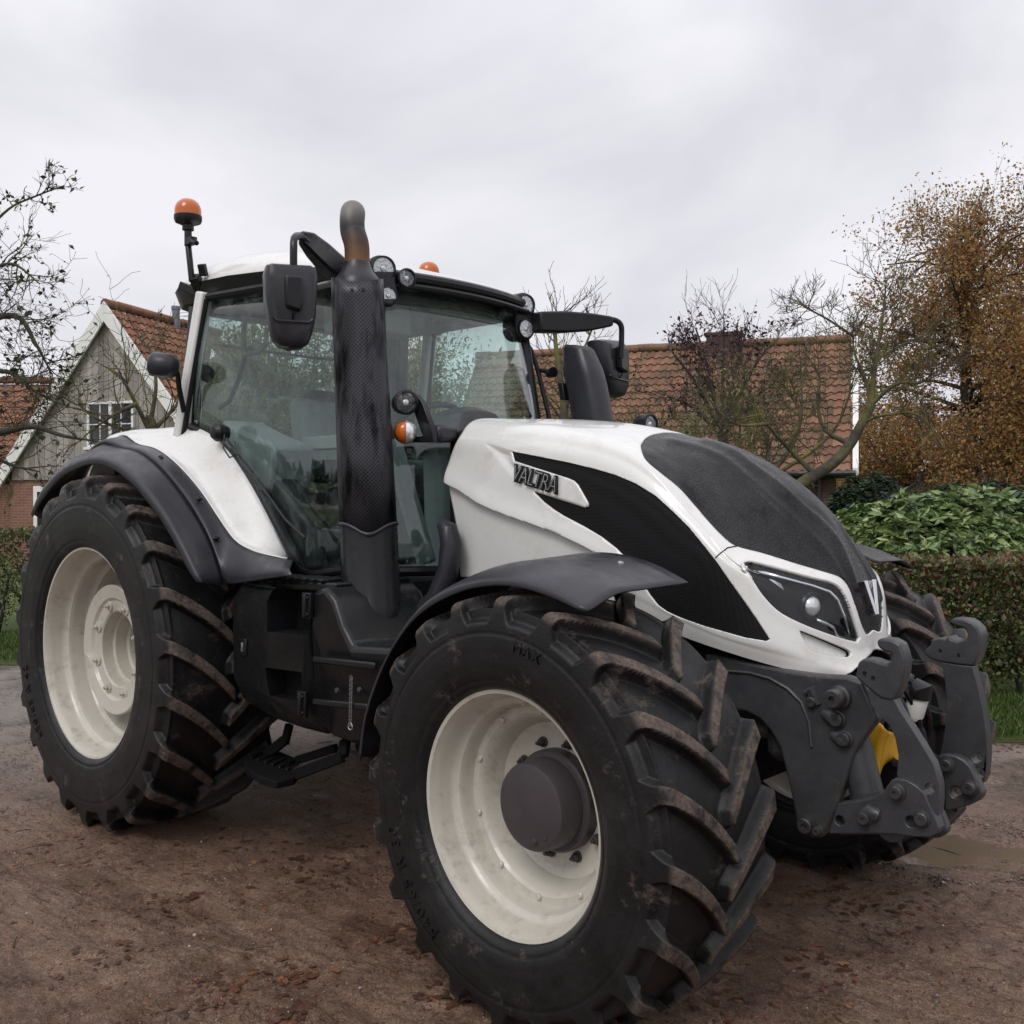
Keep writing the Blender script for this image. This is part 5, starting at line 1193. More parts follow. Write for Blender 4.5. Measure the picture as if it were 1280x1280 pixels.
# --- timber gable house
p, rz = frame_house(-8.9, 22.5, (.948, -.318))
gh = empty('gable_house', p, rz); tag(gh, 'old house with grey timber gable, white bargeboards, red tiled roof and brick lower wall', 'house')
T = 1.235; HWD = 3.05; AZ = 5.93; LEN = 4.0
e_z = AZ-T*HWD
wl = MB(); wl.box((-HWD+.25, .02, 0), (HWD-.25, LEN, 2.16)); wl.build('brick_wall', M['brick'], gh, smooth=0)
bd = MB(); tone = []; x = -2.72; 
while x < 2.72:
    wv = random.uniform(.13, .19); x1 = min(x+wv-.008, 2.72); z0 = 2.12+random.uniform(-.01, .01)
    t0, t1 = AZ-.12-T*abs(x), AZ-.12-T*abs(x1); mid_ = [((0, 0, AZ-.12))] if x < 0 < x1 else []
    yy = -.03-random.uniform(0, .008)
    if max(t0, t1) > z0+.02:
        o_ = [(x, yy, z0), (x1, yy, z0), (x1, yy, max(t1, z0+.01))]+([(0, yy, AZ-.12)] if mid_ else [])+[(x, yy, max(t0, z0+.01))]
        n0 = len(bd.f); bd.prism(o_, (0, .03, 0)); tone += [random.random()]*(len(bd.f)-n0)
    x += wv
o = bd.build('timber_gable', M['board'], gh, smooth=0, fixn=False); at = o.data.attributes.new('tone', 'FLOAT', 'FACE'); at.data.foreach_set('value', tone)
MB().prism([(-2.6, .05, 2.15), (2.6, .05, 2.15), (0, .05, AZ-.2)], (0, .1, 0)).build('gable_backing', M['brick_dark'], gh, smooth=0)
sl = math.hypot(1, T); 
for s in (-1, 1):
    L_ = HWD*sl
    lo_ = (s*HWD, -.14, AZ-T*HWD)
    pantiles('roof', lo_, (0, 1, 0), (-s/sl, 0, T/sl), LEN+.3, L_, M['tile_red'], gh, seed=3+s)
    MB().prism([(s*HWD, -.05, AZ-T*HWD-.06), (0, -.05, AZ-.06), (0, -.05, AZ-.13), (s*HWD, -.05, AZ-T*HWD-.14)], (0, LEN+.1, 0)).build('roof_deck', M['brick_dark'], gh, smooth=0)
    MB().prism([(s*(HWD+.03), -.19, AZ-T*(HWD+.03)+.07), (0, -.19, AZ+.10), (0, -.19, AZ-.34), (s*(HWD+.03), -.19, AZ-T*(HWD+.03)-.34)], (0, .05, 0)).build('bargeboard', M['wood_white'], gh, smooth=0, bevel=.006)
ridge_caps('ridge_tiles', (0, -.15, AZ+.05), (0, LEN+.1, AZ+.05), M['tile_red'], gh)
def casement(parent, x0, x1, z0, z1, y, cols=2, sub=2, rows=2, fw=.055, bar=.022):
    w_ = MB(); 
    for a, b, c, d in ((x0, x1, z1-fw, z1), (x0, x1, z0, z0+fw), (x0, x0+fw, z0+fw, z1-fw), (x1-fw, x1, z0+fw, z1-fw)): w_.box((a, y-.05, c), (b, y+.02, d))
    win = w_.build('window', M['wood_white'], parent, smooth=0, bevel=.006)
    b_ = MB(); iw = (x1-x0-2*fw)
    for k in range(1, cols): xx = x0+fw+iw*k/cols; b_.box((xx-fw*.7, y-.04, z0+fw), (xx+fw*.7, y+.02, z1-fw))
    for k in range(cols):
        xa = x0+fw+iw*k/cols; xb = xa+iw/cols
        for j in range(1, sub): xx = xa+(xb-xa)*j/sub; b_.box((xx-bar/2, y-.025, z0+fw), (xx+bar/2, y+.015, z1-fw))
        for j in range(1, rows): zz = z0+(z1-z0)*j/rows; b_.box((xa, y-.022, zz-bar/2), (xb, y+.012, zz+bar/2))
    b_.build('glazing_bars', M['wood_white'], win, smooth=0)
    MB().box((x0+fw*.5, y-.005, z0+fw*.5), (x1-fw*.5, y+.006, z1-fw*.5)).build('pane', M['pane'], win, smooth=0)
    MB().box((x0-.06, y-.10, z0-.06), (x1+.06, y+.02, z0-.003)).build('sill', M['wood_white'], win, smooth=0, bevel=.006)
casement(gh, -.55, .69, 2.84, 3.84, -.045)
dr = MB(); dr.box((-2.12, -.03, 0), (-1.2, .03, 1.98)); dr.build('door', M['wood_white'], gh, smooth=0, bevel=.01)
MB().box((-2.0, -.038, .1), (-1.32, -.03, 1.85)).build('door_panel', M['pane'], gh, smooth=0)
fl_ = MB(); fl_.lathe([(.09, 0), (.09, .62), (.11, .62), (.11, .70), (0, .70)], 16, (.1, 2.2, AZ-.30)); fl_.build('flue', M['zinc'], gh)
# --- neighbouring brick house at the far left
p, rz = frame_house(-26, 30.0, (1, .05))
nh = empty('brick_house', p, rz); tag(nh, 'low brick house with a plain red tiled roof at the far left edge', 'house')
MB().box((0, -2.4, 0), (16, 4, 2.6)).build('brick_wall', M['brick'], nh, smooth=0)
pantiles('roof', (-.2, -2.9, 2.45), (1, 0, 0), (0, 2.9/math.hypot(2.9, 2.75), 2.75/math.hypot(2.9, 2.75)), 16.4, math.hypot(2.9, 2.75), M['tile_red'], nh, seed=9)
MB().prism([(0, -2.85, 2.40), (0, 0, 5.12), (0, 2.9, 2.40)], (16, 0, 0)).build('roof_deck', M['brick_dark'], nh, smooth=0)
ridge_caps('ridge_tiles', (-.2, 0, 5.24), (16.2, 0, 5.24), M['tile_red'], nh)
# --- long farmhouse with the big tiled roof
p, rz = frame_house(8.0, 24.0, (-.949, .316)); rz += 0
fh = empty('farmhouse', p, rz); tag(fh, 'long farmhouse with a big orange pantile roof and white end board behind the fruit trees', 'house')
# local x: along the ridge to the left in the photo; local y then points towards the camera side (negative = towards)
ZR, ZE, DP = 5.42, 2.28, 2.62; hyp = math.hypot(DP, ZR-ZE); LN = 9.4
sg = 1 if (Matrix.Rotation(rz, 3, 'Z') @ Vector((0, 1, 0))).dot(Vector(hF)) < 0 else -1   # side facing the camera
pantiles('roof', (0, sg*DP, ZE), (1, 0, 0), (0, -sg*DP/hyp, (ZR-ZE)/hyp), LN, hyp, M['tile'], fh, tw=.185, th=.235, seed=21)
MB().prism([(0.02, sg*(DP-.05), ZE-.06), (0.02, 0, ZR-.05), (.02, -sg*DP, ZE-.06)], (LN, 0, 0)).build('roof_deck', M['brick_dark'], fh, smooth=0)
ridge_caps('ridge_tiles', (0, 0, ZR+.04), (LN, 0, ZR+.04), M['tile'], fh)
MB().prism([(-.16, sg*(DP+.02), ZE-.14), (-.16, sg*(DP+.02), ZE+.07), (-.16, 0, ZR+.10), (-.16, -sg*DP, ZE+.07), (-.16, -sg*DP, ZE-.14)], (.12, 0, 0)).build('end_board', M['wood_white'], fh, smooth=0)
MB().box((.35, -DP+.35, 0), (LN-.2, DP-.35, ZE)).build('brick_wall', M['brick_dark'], fh, smooth=0)
g = MB(); g.tube([(-.1, sg*(DP+.05), ZE-.04), (LN, sg*(DP+.05), ZE-.04)], .06, 10); g.tube([(.65, sg*(DP-.28), ZE-.1), (.65, sg*(DP-.28), .1)], .04, 10); g.build('gutter', M['gutter'], fh)
ch_ = MB(); ch_.box((2.55, -.30, ZR-.5), (3.35, .30, ZR+.24)); ch_.box((2.50, -.34, ZR+.24), (3.40, .34, ZR+.31)); ch_.build('chimney', M['chim'], fh, smooth=0)
# ================================================================== plants
def m_leaf(name, stops, rough=.5, trans=.25):
    m = NT(name); g = m.n('NewGeometry'); c = m.ramp(g.outputs['Random Per Island'], stops)
    m.set(Base_Color=c, Roughness=rough)
    t = m.n('BsdfTranslucent'); m.l(c, t.inputs['Color']); mx = m.n('MixShader'); mx.inputs[0].default_value = trans
    m.l(m.b.outputs[0], mx.inputs[1]); m.l(t.outputs[0], mx.inputs[2]); m.l(mx.outputs[0], m.out.inputs['Surface']); return m.mat
M['l_hedge'] = m_leaf('hedge_leaves', [(.0, (.04, .058, .02, 1)), (.5, (.078, .105, .032, 1)), (.88, (.135, .155, .05, 1)), (.96, (.16, .105, .045, 1)), (1, (.20, .105, .05, 1))])
M['l_hedge2'] = m_leaf('brown_beech_leaves', [(.0, (.07, .036, .02, 1)), (.6, (.15, .07, .035, 1)), (1, (.24, .13, .075, 1))])
M['l_rhodo'] = m_leaf('rhododendron_leaves', [(.0, (.06, .10, .032, 1)), (.5, (.135, .205, .068, 1)), (.85, (.23, .30, .11, 1)), (1, (.32, .36, .14, 1))], .33, .12)
M['l_rhodo2'] = m_leaf('dark_evergreen_leaves', [(.0, (.02, .045, .022, 1)), (.6, (.045, .085, .038, 1)), (1, (.085, .13, .055, 1))], .35, .12)
M['l_con'] = m_leaf('conifer_needles', [(.0, (.012, .026, .014, 1)), (.6, (.028, .05, .024, 1)), (1, (.05, .078, .03, 1))], .6)
M['l_oak'] = m_leaf('rusty_oak_leaves', [(.0, (.15, .075, .032, 1)), (.35, (.29, .145, .050, 1)), (.7, (.40, .225, .078, 1)), (.88, (.40, .29, .11, 1)), (1, (.28, .27, .10, 1))], .6, .5)
M['l_apple'] = m_leaf('dull_apple_leaves', [(.0, (.016, .022, .008, 1)), (.6, (.035, .042, .012, 1)), (.9, (.075, .07, .02, 1)), (1, (.14, .09, .03, 1))], .5)
M['l_plum'] = m_leaf('purple_plum_leaves', [(.0, (.03, .012, .016, 1)), (.6, (.065, .022, .03, 1)), (1, (.10, .045, .04, 1))], .5)
M['l_willow'] = m_leaf('yellow_willow_leaves', [(.0, (.09, .10, .035, 1)), (.6, (.20, .20, .075, 1)), (1, (.30, .26, .10, 1))], .6, .35)
M['l_grass'] = m_leaf('grass_blades', [(.0, (.035, .06, .012, 1)), (.5, (.075, .13, .022, 1)), (.85, (.12, .17, .035, 1)), (1, (.19, .17, .07, 1))], .5, .3)
M['l_dead'] = m_leaf('leaf_litter_and_shade_flecks', [(.0, (.050, .027, .018, 1)), (.5, (.085, .038, .023, 1)), (.85, (.115, .046, .027, 1)), (.97, (.20, .08, .038, 1)), (1, (.25, .14, .065, 1))], .4, .0)
def m_bark(name, c0, c1, moss, lo, hi):
    m = NT(name); c = m.coord(); b = m.ramp(m.noise(c, 9, 8, .7), [(.35, c0), (.65, c1)])
    b = m.mix(m.ramp(m.noise(c, 2.2, 8, .75), [(lo, 0.0), (hi, .85)]), b, moss)
    return m.set(Base_Color=b, Roughness=.9, Normal=m.bump(m.noise(m.coord('Object', (1, 1, .3)), 50, 6, .7), .7, .012))
M['bark_moss'] = m_bark('mossy_bark', (.030, .026, .020, 1), (.075, .065, .05, 1), (.165, .158, .040, 1), .45, .64)
M['bark_apple'] = m_bark('dark_apple_bark', (.020, .018, .015, 1), (.055, .05, .042, 1), (.12, .13, .035, 1), .48, .66)
M['bark_oak'] = m_bark('oak_bark', (.022, .019, .016, 1), (.06, .052, .045, 1), (.05, .06, .03, 1), .55, .8)
M['bark_plum'] = m_bark('plum_bark', (.03, .02, .02, 1), (.065, .045, .042, 1), (.06, .06, .025, 1), .6, .8)
def leafmesh(name, P_, size, mat, parent=None, aspect=.5, droop=None, up=.0, sizevar=.35, rs=None, dirs=None, fold=.25, oval=False):
    """many small folded leaves; P_ (n,3) positions"""
    rs = rs or rng; n = len(P_); P_ = np.asarray(P_, float)
    if dirs is None:
        dv = rs.normal(0, 1, (n, 3)); dv[:, 2] += up
        if droop: dv[:, 2] -= droop
    else: dv = dirs
    dv = dv/np.linalg.norm(dv, axis=1, keepdims=True); nv = rs.normal(0, 1, (n, 3)); nv[:, 2] += .8
    sv = np.cross(dv, nv); sv /= np.maximum(np.linalg.norm(sv, axis=1, keepdims=True), 1e-6); nn = np.cross(sv, dv)
    s = size*np.clip(1+rs.normal(0, sizevar, n), .4, 2)[:, None]
    a = P_; b = P_+dv*s*.45+sv*s*aspect*.5+nn*s*fold*.4; c = P_+dv*s; d = P_+dv*s*.45-sv*s*aspect*.5+nn*s*fold*.4
    if oval:
        h = aspect*.5; q = lambda l, w_, z: P_+dv*s*l+sv*s*w_+nn*s*z
        V_ = np.stack([a, q(.28, h*.82, .07), q(.62, h, .08), q(1.0, 0, -.04), q(.62, -h, .08), q(.28, -h*.82, .07), q(.45, 0, -.02)], 1).reshape(-1, 3)
        F_ = (np.arange(n)*7)[:, None, None]+np.array([[0, 1, 6], [1, 2, 6], [2, 3, 6], [3, 4, 6], [4, 5, 6], [5, 0, 6]])[None]
        me = bpy.data.meshes.new(name); nv_, nf_ = len(V_), n*6
        me.vertices.add(nv_); me.vertices.foreach_set('co', V_.astype(np.float32).ravel()); me.loops.add(nf_*3); me.loops.foreach_set('vertex_index', F_.astype(np.int32).ravel()); me.polygons.add(nf_)
        me.polygons.foreach_set('loop_start', (np.arange(nf_)*3).astype(np.int32)); me.materials.append(mat); me.update(calc_edges=True); me.validate()
        o = bpy.data.objects.new(name, me); COL.objects.link(o)
        if parent: o.parent = parent
        return o
    V_ = np.stack([a, b, c, d], 1).reshape(-1, 3).astype(np.float32)
    me = bpy.data.meshes.new(name); me.vertices.add(4*n); me.vertices.foreach_set('co', V_.ravel())
    base = (np.arange(n)*4)[:, None]; tri = np.concatenate([base+np.array([[0, 1, 2]]), base+np.array([[0, 2, 3]])], 1).ravel()
    me.loops.add(6*n); me.loops.foreach_set('vertex_index', tri.astype(np.int32)); me.polygons.add(2*n)
    me.polygons.foreach_set('loop_start', (np.arange(2*n)*3).astype(np.int32)); me.materials.append(mat); me.update(calc_edges=True); me.validate()
    o = bpy.data.objects.new(name, me); COL.objects.link(o)
    if parent: o.parent = parent
    return o
class Tree:
    def __init__(s, seed, wob=.16, gnarl=0.0): s.r = random.Random(seed); s.tubes = []; s.tips = []; s.wob = wob
    def limb(s, pts, r0, r1, n=6):
        p = [Vector(q) for q in crom(pts, 5)] if len(pts) > 2 else [Vector(q) for q in pts]
        k = len(p); s.tubes.append((p, [r0+(r1-r0)*(i/(k-1)) for i in range(k)], n)); return p
    def grow(s, p, d, L, r_, depth, up=.12, spread=.75, ratio=.68, kids=(2, 4), seg=5, minr=.003, tipn=4):
        R_ = s.r; pts = [p.copy()]; d = d.normalized(); rad = [r_]
        for i in range(seg):
            d = (d+Vector((R_.gauss(0, s.wob), R_.gauss(0, s.wob), R_.gauss(0, s.wob)+up*.3))).normalized(); p = p+d*(L/seg); pts.append(p); rad.append(max(r_*(1-.6*(i+1)/seg), minr*.7))
        s.tubes.append((pts, rad, 6 if r_ > .04 else (4 if r_ > .012 else 3)))
        if depth <= 0:
            for i in range(tipn): t = R_.random(); k = min(int(t*seg), seg-1); s.tips.append(pts[k].lerp(pts[k+1], t*seg-k))
            return
        for k in range(R_.randint(*kids)):
            t = R_.uniform(.25, 1); i = min(int(t*seg), seg-1); q = pts[i].lerp(pts[i+1], t*seg-i)
            ax = Vector((R_.gauss(0, 1), R_.gauss(0, 1), R_.gauss(0, 1))).normalized(); dd = (d+ax*spread*R_.uniform(.7, 1.4)+Vector((0, 0, up))).normalized()
            s.grow(q, dd, L*ratio*R_.uniform(.7, 1.2), max(rad[i]*.62, minr), depth-1, up, spread, ratio, kids, seg, minr, tipn)
    def sprout(s, path, n, L, r_, depth, t0=.1, **kw):
        for k in range(n):
            t = s.r.uniform(t0, 1); i = min(int(t*(len(path)-1)), len(path)-2); q = path[i]; d = (path[i+1]-path[i]).normalized()
            ax = Vector((s.r.gauss(0, 1), s.r.gauss(0, 1), s.r.gauss(0, 1)+.35)).normalized(); s.grow(q, d*.6+ax, L*s.r.uniform(.6, 1.25), r_*s.r.uniform(.6, 1.1), depth, **kw)
    def build(s, mat, parent, split=.03):
        big = MB(); 
        for p, r_, n in s.tubes: big.tube(p, r_, n, cap=False)
        return big.build('trunk', mat, parent, smooth=180, fixn=False, clean=False)
def thing(name, label, cat, loc, group=None): return tag(empty(name, (0, 0, 0)), label, cat, group)
def px(x, y, d): return Vector(PD(x, y, d))
# --- sparse apple tree reaching in from the left
t = Tree(4, .2); e_ = thing('apple_tree', 'old apple tree with mossy limbs and sparse dull leaves at the left edge', 'tree', None)
base = Vector(CW(-6.3, 9.6)); k = t.limb([base, base+Vector(hR)*-.05+Vector((0, 0, .9)), px(-150, 560, 9.6)], .14, .10, 10)
for path, r0, n in (([px(-150, 560, 9.6), px(-70, 548, 9.4), px(0, 540, 9.2), px(40, 533, 9.1), px(80, 545, 9.0), px(125, 552, 8.9)], .06, 12),
                    ([px(-150, 560, 9.6), px(-90, 470, 9.5), px(-30, 410, 9.3), px(20, 395, 9.2), px(45, 430, 9.1), px(66, 470, 9.1)], .055, 22),
                    ([px(-110, 500, 9.6), px(-60, 400, 9.6), px(-20, 300, 9.6), px(10, 262, 9.5), px(45, 245, 9.5), px(80, 232, 9.5)], .020, 9),
                    ([px(-110, 500, 9.6), px(-50, 470, 9.8), px(10, 465, 9.8), px(45, 490, 9.8), px(75, 505, 9.8)], .04, 18),
                    ([px(-60, 430, 9.5), px(-20, 350, 9.5), px(15, 330, 9.5), px(50, 355, 9.5)], .03, 16),
                    ([px(-60, 530, 9.3), px(0, 575, 9.2), px(50, 590, 9.2)], .03, 8)):
    q = t.limb(path, r0, .006, 7); t.sprout(q, int(n*1.5), .36 if r0 > .025 else .22, .008, 2, t0=.2, up=.06, spread=.85, kids=(2, 4), seg=4, minr=.0026, tipn=3)
t.build(M['bark_apple'], e_)
tp = [p for p in t.tips if random.random() < .30]; leafmesh('crown', [p for p in tp], .05, M['l_apple'], e_, .55)
# --- small bare fruit tree before the timber gable
t = Tree(9, .2); e_ = thing('fruit_tree', 'small bare fruit tree with tangled mossy twigs before the grey timber gable', 'tree', None)
base = Vector(CW(-5.0, 13.6)); q0 = t.limb([base, base+Vector((0, 0, 1.0)), px(190, 545, 13.6), px(186, 520, 13.6)], .09, .05, 8)
for path in ([px(190, 545, 13.6), px(170, 505, 13.4), px(150, 470, 13.3), px(125, 455, 13.3)], [px(188, 530, 13.6), px(195, 480, 13.6), px(188, 440, 13.7), px(175, 425, 13.7)], [px(188, 540, 13.6), px(150, 535, 13.4), px(115, 520, 13.2), px(95, 500, 13.2)],
             [px(190, 540, 13.6), px(225, 500, 13.8), px(240, 460, 13.8)], [px(170, 505, 13.4), px(140, 520, 13.2), px(105, 545, 13.2)], [px(188, 545, 13.6), px(215, 545, 13.7), px(245, 530, 13.7)]):
    q = t.limb(path, .036, .007, 6); t.sprout(q, 9, .75, .012, 2, t0=.15, up=.05, spread=.9, kids=(2, 3), seg=4, minr=.004, tipn=2)
t.build(M['bark_moss'], e_); leafmesh('crown', [p for p in t.tips if random.random() < .10], .07, M['l_apple'], e_, .55)
# --- thin tree behind the left mirror
t = Tree(15, .16); e_ = thing('fruit_tree', 'slim bare tree with upright twigs behind the left wing mirror', 'tree', None)
base = Vector(CW(.75, 13.2)); q = t.limb([base, base+Vector((0, 0, 1.3)), px(706, 520, 13.2), px(700, 470, 13.2), px(694, 420, 13.2), px(700, 390, 13.2)], .08, .012, 8)
t.sprout(q, 24, .42, .011, 2, t0=.35, up=.3, spread=.7, kids=(2, 3), seg=4, minr=.0042); q = t.limb([px(706, 515, 13.2), px(725, 450, 13.0), px(745, 400, 13.0)], .03, .008); t.sprout(q, 10, .36, .010, 2, up=.3, minr=.0042)
t.build(M['bark_moss'], e_)
# --- purple plum in front of the farmhouse roof
t = Tree(22, .15); e_ = thing('plum_tree', 'purple leaved plum tree in front of the orange farmhouse roof below the chimney', 'tree', None)
base = Vector(CW(3.9, 17.5)); q = t.limb([base, base+Vector((0, 0, 1.4)), px(905, 560, 17.5), px(903, 520, 17.5)], .14, .08, 8)
for tx, ty, td in ((840, 440, 17.2), (870, 410, 17.6), (905, 400, 17.4), (935, 405, 17.7), (962, 430, 17.4), (985, 470, 17.5), (820, 490, 17.2), (880, 470, 16.6), (930, 470, 16.6), (950, 510, 16.8), (860, 520, 16.8)):
    a = px(903, 545, 17.5); b = px(tx, ty, td); q = t.limb([a, a.lerp(b, .5)+Vector((0, 0, .15)), b], .045, .010); t.sprout(q, 6, .65, .010, 2, t0=.3, up=.25, spread=.6, kids=(2, 4), seg=4, minr=.0042, tipn=5)
t.build(M['bark_plum'], e_); P_ = np.array([p for p in t.tips if p.z < 4.95]); P_ = np.concatenate([P_, P_+rng.normal(0, .10, P_.shape)]); P_ = P_[rng.random(len(P_)) < .34]; leafmesh('crown', P_, .07, M['l_plum'], e_, .55)
# --- broad mossy apple trees behind the bonnet
for seed, cx, d, lab in ((31, 800, 14.5, 'low mossy fruit tree with yellow green twigs behind the white bonnet'), (37, 960, 13.0, 'low mossy fruit tree with lichen covered branches just above the black bonnet top')):
    t = Tree(seed, .2); e_ = thing('fruit_tree', lab, 'tree', None); base = Vector(CW((cx-640)/FPX*d, d)); q = t.limb([base, base+Vector((0, 0, .8)), px(cx, 600, d)], .11, .08, 8)
    for k in range(8):
        tx = cx+t.r.uniform(-150, 130); ty = t.r.uniform(440, 560); td = d+t.r.uniform(-1.2, 1.2); a = px(cx, 600, d); b = px(tx, ty, td)
        q = t.limb([a, a.lerp(b, .5)+Vector((t.r.uniform(-.2, .2), t.r.uniform(-.2, .2), -.12)), b], .034, .008); t.sprout(q, 11, .62, .009, 2, t0=.2, up=.12, spread=.85, kids=(2, 4), seg=4, minr=.0038)
    t.build(M['bark_moss'], e_); leafmesh('crown', [p for p in t.tips if t.r.random() < .25], .06, M['l_willow'], e_, .5)
# --- leaning tree on the right of the nose
t = Tree(44, .17); e_ = thing('leaning_tree', 'leaning bare tree with a forked mossy trunk in front of the roof end', 'tree', None)
D = 11.0; base = Vector(CW(2.75, D))
main = t.limb([base, px(965, 640, D), px(1000, 606, D), px(1040, 580, D), px(1062, 556, D), px(1078, 528, D), px(1090, 505, D)], .075, .045, 10)
for path, r0, n, L in (([px(1090, 505, D), px(1092, 470, D), px(1098, 430, D), px(1104, 390, D), px(1108, 350, D)], .05, 16, .8), ([px(1090, 505, D), px(1080, 470, D), px(1068, 440, D), px(1066, 410, D)], .035, 12, .6),
                       ([px(1062, 556, D), px(1030, 535, D+.2), px(1022, 500, D+.2), px(1024, 470, D+.2), px(1010, 445, D+.2)], .04, 10, .6), ([px(1090, 505, D), px(1120, 480, D-.2), px(1150, 478, D-.3), px(1185, 462, D-.3)], .035, 12, .6),
                       ([px(1078, 528, D), px(1110, 518, D-.2), px(1150, 520, D-.4), px(1180, 560, D-.5)], .025, 9, .5), ([px(1095, 450, D), px(1130, 430, D), px(1165, 415, D)], .025, 9, .5), ([px(1066, 420, D), px(1036, 400, D), px(1010, 386, D), px(1000, 380, D)], .022, 12, .5),
                       ([px(1020, 595, D), px(985, 560, D), px(955, 525, D-.2), px(935, 490, D-.2)], .045, 14, .6), ([px(985, 560, D), px(1000, 520, D-.1), px(980, 480, D-.1)], .03, 12, .6), ([px(960, 530, D-.2), px(920, 530, D-.3), px(890, 505, D-.3)], .03, 12, .6)):
    q = t.limb(path, r0*.72, .006, 7); t.sprout(q, int(n*1.5), L*.56, .008, 2, t0=.2, up=.15, spread=.75, kids=(2, 4), seg=4, minr=.0036)
t.build(M['bark_moss'], e_)
# --- rusty oak
def oak(name, label, r_, d, Hh, W, n_l, leafs, seed):
    t = Tree(seed, .13); e_ = thing(name, label, 'tree', None); base = Vector(CW(r_, d)); rd = t.r
    q = t.limb([base, base+Vector((.1, 0, Hh*.25)), base+Vector((-.1, .1, Hh*.55)), base+Vector((.1, -.1, Hh*.86))], .34, .06, 10)
    for k in range(n_l):
        u = rd.uniform(.12, 1); z = Hh*(.14+.74*u); a = rd.uniform(0, 2*PI); ww = W*(1-max(0, (u-.25))**1.25*.86)*rd.uniform(.65, 1.08)
        i = min(int(z/Hh/.86*(len(q)-1)), len(q)-1); o_ = q[i]; b = o_+Vector((math.cos(a)*ww, math.sin(a)*ww, Hh*.10*rd.uniform(-.6, 1.6)*(1 if u > .35 else -.5)))
        qq = t.limb([o_, o_.lerp(b, .5)+Vector((0, 0, .35)), b], .09*(1.2-u*.7), .02, 6); t.sprout(qq, 6, 1.25, .017, 2, t0=.3, up=.2, spread=.65, kids=(2, 3), seg=3, minr=.006, tipn=5)
    for k in range(10):
        a = rd.uniform(0, 2*PI); o_ = q[-1-rd.randint(0, 3)]; t.grow(o_, Vector((math.cos(a)*.9, math.sin(a)*.9, .9)), 1.35, .035, 2, .3, .55, .7, (3, 4), 4, .010, 4)
    t.build(M['bark_oak'], e_); P_ = np.array([tuple(p) for p in t.tips]); hz = P_[:, 2]/Hh; keep = rng.random(len(P_)) < np.clip(1.35-1.10*hz, .22, 1); P_ = P_[keep]
    m_ = int(leafs/len(P_))+1; Q_ = np.repeat(P_, m_, 0); Q_ = Q_+rng.normal(0, .26, Q_.shape); leafmesh('crown', Q_, .088, M['l_oak'], e_, .62, droop=.3); return e_
oak('oak_tree', 'tall rust coloured oak tree rising above the hedge at the right', 13.9, 31.0, 10.3, 4.7, 78, 112000, 51)
oak('oak_tree', 'second rust coloured oak tree cut off by the right edge of the picture', 19.4, 33.0, 9.6, 4.2, 54, 70000, 57)
# --- willows seen through the cab
def willow(label, r_, d, W, H0, H1, seed, n=46):
    t = Tree(seed, .12); e_ = thing('willow_tree', label, 'tree', None, 'willows behind the tractor'); base = Vector(CW(r_, d)); t.limb([base, base+Vector((0, 0, 1.6))], .16, .12, 8)
    for k in range(n):
        a = t.r.uniform(0, 2*PI); ww = W*t.r.uniform(.15, 1); b = base+Vector((math.cos(a)*ww*.3, math.sin(a)*ww*.3, H0*.85)); c_ = base+Vector((math.cos(a)*ww, math.sin(a)*ww, t.r.uniform(H0, H1)))
        qq = t.limb([base+Vector((0, 0, 1.4)), b, c_], .04, .010, 5); t.sprout(qq, 8, 1.0, .010, 1, t0=.3, up=.4, spread=.5, kids=(2, 4), seg=4, minr=.005, tipn=6)
    t.build(M['bark_moss'], e_); P_ = np.array([tuple(p) for p in t.tips]); P_ = np.repeat(P_, 6, 0); P_ = P_+rng.normal(0, .13, P_.shape); leafmesh('crown', P_, .10, M['l_willow'], e_, .3)
willow('tall yellowish willow seen through the windscreen behind the steering wheel', -2.3, 21, 2.2, 3.1, 4.8, 61)
willow('pale willow shrub seen through the side window behind the driver seat', -3.75, 15.5, 1.05, 2.0, 3.9, 67)
